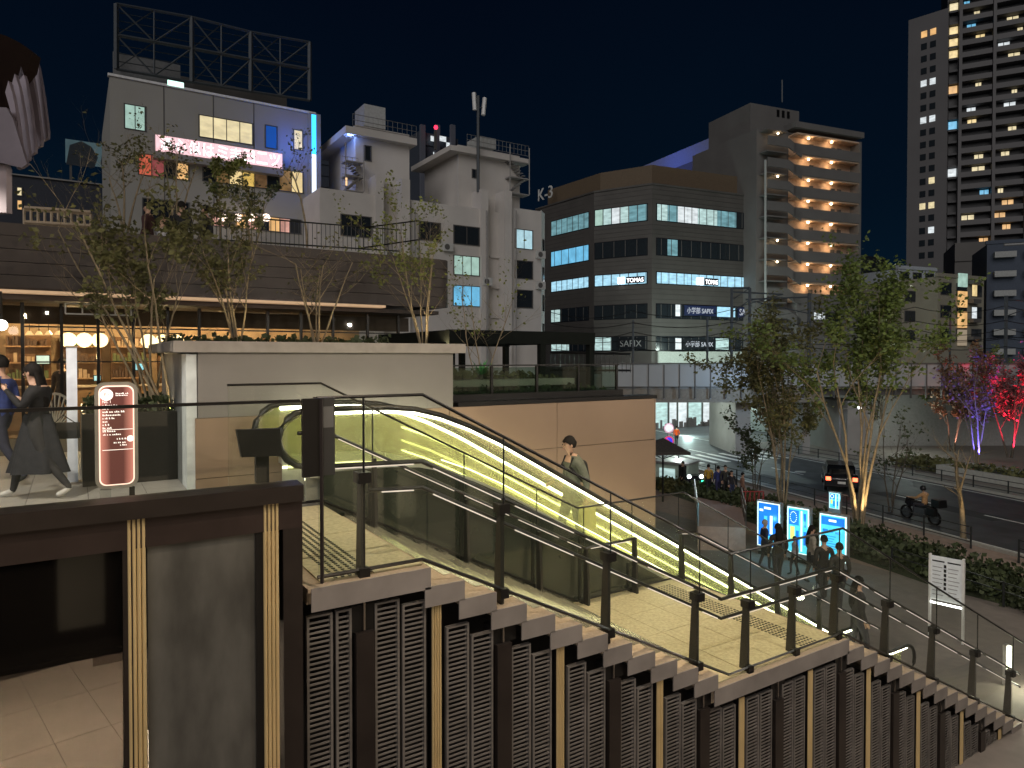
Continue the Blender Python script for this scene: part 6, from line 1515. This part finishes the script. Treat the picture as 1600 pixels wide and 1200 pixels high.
# motorcycle and rider
u = rd.copy(); n = Vector((u.y, -u.x, 0)); n = n if n.dot(RT) > 0 else -n
bp_ = atg(1437, 815); o_ = bp_ - u * .75; t = thing('motorcycle', 'dark motorcycle with a rear box on the road', 'motorcycle', tuple(bp_))
for a in (.0, 1.45):
    q = MB(); q.tube([P2(o_, u, n, a + .29 * math.cos(x), 0, bp_.z + .31 + .29 * math.sin(x)) for x in [2 * math.pi * k / 20 for k in range(21)]], .055, 6, False); wh = q.build('wheel', M_black, t)
    MB().tube([P2(o_, u, n, a, -.05, bp_.z + .31), P2(o_, u, n, a, .05, bp_.z + .31)], .2, 12).build('rim', M_trs, wh)
def mc(nm, pf, b0, b1, m):
    q = MB(); k = len(pf); q.v = [P2(o_, u, n, a, b0, bp_.z + z) for a, z in pf] + [P2(o_, u, n, a, b1, bp_.z + z) for a, z in pf]
    q.f = [tuple(range(k)), tuple(range(k, 2 * k))[::-1]] + [(i, i + k, (i + 1) % k + k, (i + 1) % k) for i in range(k)]; q.m = [0] * len(q.f); ob = q.build(nm, m, t); bv = ob.modifiers.new('bevel', 'BEVEL'); bv.width = .03; bv.segments = 2
mc('fairing', [(1.15, .6), (1.45, .75), (1.35, 1.05), (1.15, 1.0)], -.16, .16, M_car); mc('tank', [(.6, .7), (1.15, .65), (1.15, .95), (.75, .92)], -.14, .14, M_car); mc('seat', [(.0, .72), (.65, .68), (.68, .78), (.0, .85)], -.14, .14, M_black)
mc('engine', [(.4, .25), (1.0, .25), (1.0, .66), (.4, .66)], -.15, .15, M_trs); mc('rear_box', [(-.45, .85), (.0, .85), (.0, 1.2), (-.42, 1.2)], -.24, .24, M_black); mc('side_box', [(-.3, .45), (.15, .45), (.15, .8), (-.3, .8)], -.35, -.16, M_black)
for b_ in (-.07, .07): MB().tube([P2(o_, u, n, 1.45, b_, bp_.z + .31), P2(o_, u, n, 1.25, b_, bp_.z + .98)], .025, 6).build('fork', M_trs, t)
MB().tube([P2(o_, u, n, 1.1, -.34, bp_.z + 1.02), P2(o_, u, n, 1.22, 0, bp_.z + 1.04), P2(o_, u, n, 1.1, .34, bp_.z + 1.02)], .018, 5).build('handlebar', M_black, t)
t, W = person('rider in a tan jacket and dark helmet sitting on the motorcycle', Vector(P2(o_, u, n, .5, 0, bp_.z + .28)), math.atan2(u.y, u.x), 1.8, (.42, .24, .11), (.03, .03, .035), pose='sit', lean=.15, arms=[((.15, .13, .68), (.19, .30, .68)), ((-.15, .13, .68), (-.19, .30, .68))])
MB().ball(W(0, .02, .715), .135, 12).build('helmet', M_car, t, smooth=True)
# round traffic signs
c = atd(1045, 690, 58); gz = ground_z(c.x, c.y); t = thing('road_sign', 'two round road signs one above the other on a pole beside the orange guard', 'road sign', (c.x, c.y, gz)); MB().tube([(c.x, c.y, gz), (c.x, c.y, atd(1045, 662, 58).z)], .05, 6).build('pole', M_case, t)
Fd = -Vector((C_, S_, 0))
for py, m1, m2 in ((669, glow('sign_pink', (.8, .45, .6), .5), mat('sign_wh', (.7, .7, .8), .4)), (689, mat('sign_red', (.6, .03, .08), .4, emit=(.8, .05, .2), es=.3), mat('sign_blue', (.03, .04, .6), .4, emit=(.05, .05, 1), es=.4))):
    k = atd(1045, py, 57.9); MB().tube([k, k + Fd * .04], .42, 20).build('rim_disc', m1, t); MB().tube([k + Fd * .041, k + Fd * .07], .31, 20).build('inner_disc', m2, t)
    if py == 689: MB().tube([k + Fd * .09 + RT * -.22 + Vector((0, 0, .22)), k + Fd * .09 + RT * .22 - Vector((0, 0, .22))], .04, 4).build('slash', m1, t)
# parasol, kiosk and plants by the beige wall
c = atd(1036, 702, 36); gz = ground_z(c.x, c.y); t = thing('parasol', 'dark square parasol beside the end of the beige wall', 'parasol', (c.x, c.y, gz))
q = MB(); top_ = atd(1036, 684, 36); k = 4; rim = [c + RT * (a * 1.15) + Vector((C_, S_, 0)) * (b_ * 1.15) for a, b_ in ((-1, -1), (1, -1), (1, 1), (-1, 1))]
q.v = [tuple(top_)] + [tuple(p) for p in rim] + [tuple(p - Vector((0, 0, .14))) for p in rim]; q.f = [(0, 1, 2), (0, 2, 3), (0, 3, 4), (0, 4, 1), (1, 5, 6, 2), (2, 6, 7, 3), (3, 7, 8, 4), (4, 8, 5, 1)]; q.m = [0] * 8
q.build('canopy', cloth('parasol_cloth', (.05, .045, .04)), t); MB().tube([(top_.x, top_.y, gz), tuple(top_)], .05, 6).build('pole', M_black, t)
for a, b_ in ((-1, -1), (1, -1), (1, 1), (-1, 1)): MB().tube([(top_.x, top_.y, c.z - .5), tuple(c + RT * a * .9 + Vector((C_, S_, 0)) * b_ * .9)], .02, 4).build('rib', M_black, t)
f = Face(1024, 41, -600); gz = -7.6; t = thing('ticket_kiosk', 'pale green-white kiosk with a dark doorway near the parasol', 'kiosk', (f.o.x, f.o.y, gz)); MB().obox(f.o, f.u, f.n, 0, f.s(1076), -1.6, 0, gz, f.z(1024, 722)).build('cabin', mat('kiosk_green', (.42, .52, .46), .5), t)
MB().obox(f.o, f.u, f.n, f.s(1062), f.s(1074), .0, .03, gz + .05, f.z(1062, 724)).build('doorway', M_shaft, t); MB().obox(f.o, f.u, f.n, -.15, f.s(1078), -1.7, .15, f.z(1024, 722) + .001, f.z(1024, 722) + .1).build('roof', M_case, t)
MB().obox(f.o, f.u, f.n, .3, f.s(1056), .0, .04, f.z(1024, 722) - .9, f.z(1024, 722) - .3).build('window', W_cool, t)
hedge('kiosk_plants', atg(1036, 772), RT, Vector((C_, S_, 0)), 1.3, 1.2, 1.1, M_leafo, 900, .14, ground_z(*atg(1050, 772).xy), 91)
c = atg(1084, 764); t = thing('delivery_scooter', 'small dark scooter with two white lamps and a green lamp behind the pedestrians', 'scooter', tuple(c))
for s in (-.35, .35): MB().tube([c + RT * s - Fd * .05 + Vector((0, 0, .25)), c + RT * s + Fd * .05 + Vector((0, 0, .25))], .25, 12).build('wheel', M_black, t)
MB().obox(c, RT, Fd, -.55, .55, -.3, .3, c.z + .25, c.z + .8).build('body', M_car, t)
for s, m in ((-.35, 'lamp_cool_white'), (.35, 'lamp_cool_white')): MB().ball(c + RT * s + Fd * .32 + Vector((0, 0, .75)), .12, 8).build('headlamp', M_lampc, t)
MB().ball(c + RT * .42 + Fd * .33 + Vector((0, 0, .45)), .09, 8).build('green_lamp', glow('green_lamp', (.05, 1, .45), 4), t)
# red scissor barrier
c = atg(1158, 800); t = thing('red_barrier', 'red folding barrier beside the pink ramp', 'barrier', tuple(c)); M_redp = mat('red_pipe', (.35, .05, .05), .5)
for k in range(6):
    a = c + RT * (k * .22); MB().tube([a, a + Vector((0, 0, 1.0))], .025, 5).build('bar', M_redp, t)
    if k < 5:
        MB().tube([a, a + RT * .22 + Vector((0, 0, 1.0))], .015, 4).build('brace', M_redp, t)
MB().tube([c + Vector((0, 0, 1)), c + RT * 1.1 + Vector((0, 0, 1))], .03, 5).build('top_rail', M_redp, t)
# ramp with its rails and the lower landing by the escalator
rp_ = thing('access_ramp', 'pinkish sloping ramp beyond the inner glass of the stairs', 'ramp', tuple(atg(1130, 840)))
a, b_, c, d = atg(1090, 860), atg(1165, 862), atg(1158, 800), atg(1085, 785); zt2 = -6.9
q = MB(); vv = [a, b_, c, d]; q.v = [(p.x, p.y, p.z - .1) for p in vv] + [(p.x, p.y, p.z + h_) for p, h_ in zip(vv, (.9, .9, .3, .3))]
q.f = [(0, 3, 2, 1), (4, 5, 6, 7), (0, 1, 5, 4), (1, 2, 6, 5), (2, 3, 7, 6), (3, 0, 4, 7)]; q.m = [0] * 6; q.build('slope', mat('ramp_pink', (.40, .27, .22), .7), rp_)
for e0, e1, h0, h1 in ((a, d, .9, .3), (b_, c, .9, .3)):
    for hh in (.5, .9): MB().tube([e0 + Vector((0, 0, h0 + hh)), e1 + Vector((0, 0, h1 + hh))], .025, 5).build('handrail', M_steel, rp_)
    for k in range(5):
        p = e0 + (e1 - e0) * k / 4; z_ = h0 + (h1 - h0) * k / 4; MB().tube([p + Vector((0, 0, z_)), p + Vector((0, 0, z_ + .9))], .025, 5).build('post', M_steel, rp_)
# street lamp under the viaduct
c = atd(1343, 637, 50); t = thing('street_lamp', 'street lamp with a small bright head under the viaduct', 'lamp', (c.x - .5, c.y, -7.6)); e = c - RT * 1.4
MB().tube([(e.x, e.y, -7.6), (e.x, e.y, c.z - .1), tuple(c)], .07, 6).build('pole', M_case, t); MB().ball(c, .16, 8, .6).build('lamp_head', glow('street_head', (.95, 1, 1), 9), t)
# soffit lamp at the left of the shop
c = aty(2, 508, YS - .5); t = thing('spot_lamp', 'bright round white lamp at the left edge under the shop eave', 'lamp', tuple(c)); MB().ball(c, .10, 10).build('bulb', glow('bulb', (1, .95, .85), 12), t); MB().tube([(c.x, c.y, c.z + .09), (c.x, c.y, 1.19)], .02, 5).build('stem', M_black, t)
# rattan chairs in front of the shop
for px, py, lab in ((86, 590, 'pale round-backed chair behind the walking woman'), (368, 560, 'pale chair inside the shop')):
    if px > 300: continue
    c = aty(px, 660, 13.4); c.z = DZ; t = thing('rattan_chair', lab, 'chair', tuple(c)); Mr = mat('rattan', (.50, .46, .36), .7)
    q = MB()
    for k in range(13):
        an = math.pi * k / 12; q.tube([(c.x, c.y + .1, DZ + .45), (c.x + .27 * math.cos(an), c.y + .16, DZ + .62 + .42 * math.sin(an))], .012, 4)
    q.tube([(c.x + .27 * math.cos(math.pi * k / 12), c.y + .16, DZ + .62 + .42 * math.sin(math.pi * k / 12)) for k in range(13)], .022, 6); q.build('backrest', Mr, t)
    MB().tube([(c.x, c.y - .1, DZ + .40), (c.x, c.y - .1, DZ + .45)], .27, 16).build('seat', Mr, t)
    for sx_, sy_ in ((-.2, -.3), (.2, -.3), (-.2, .1), (.2, .1)): MB().tube([(c.x + sx_, c.y + sy_, DZ), (c.x + sx_ * .8, c.y - .1 + (sy_ + .1) * .8, DZ + .4)], .018, 5).build('leg', Mr, t)
# benches on the planted terrace
t = thing('terrace_bench', 'long dark bench behind the terrace guard', 'bench', (6.5, YW + 2.4, -.84)); box('seat', M_barkd, t, 5.6, 7.6, YW + 2.3, YW + 2.7, -.45, -.40)
for x in (5.7, 7.4): box('leg', M_black, t, x, x + .08, YW + 2.32, YW + 2.68, -.84, -.451)
# green spiky plant in front of the pergola
c = aty(752, 560, 11.3); t = thing('spiky_plant', 'bright green spiky plant with long leaves in front of the pergola', 'plant', (c.x, c.y, -.84))
q = MB(); r = random.Random(8)
for k in range(22):
    an = r.uniform(0, 6.28); L = r.uniform(.35, .55); o_ = Vector((c.x, c.y, -.35)); d_ = Vector((math.cos(an) * .6, math.sin(an) * .6, r.uniform(.2, 1))).normalized(); s_ = d_.cross(Vector((0, 0, 1))).normalized() * .02
    q.quad(o_ - s_, o_ + s_, o_ + d_ * L * .6 + s_ * .8, o_ + d_ * L * .6 - s_ * .8); q.quad(o_ + d_ * L * .6 - s_ * .8, o_ + d_ * L * .6 + s_ * .8, o_ + d_ * L - Vector((0, 0, .06)), o_ + d_ * L - Vector((0, 0, .06)))
q.build('leaves', mat('leaf_bright', (.08, .30, .09), .5), t); MB().tube([(c.x, c.y, -.84), (c.x, c.y, -.33)], .04, 6).build('stem', M_barkd, t)
for o in [o for o in C.objects if o.get('group') == 'row of round lanterns at the board building']: pass
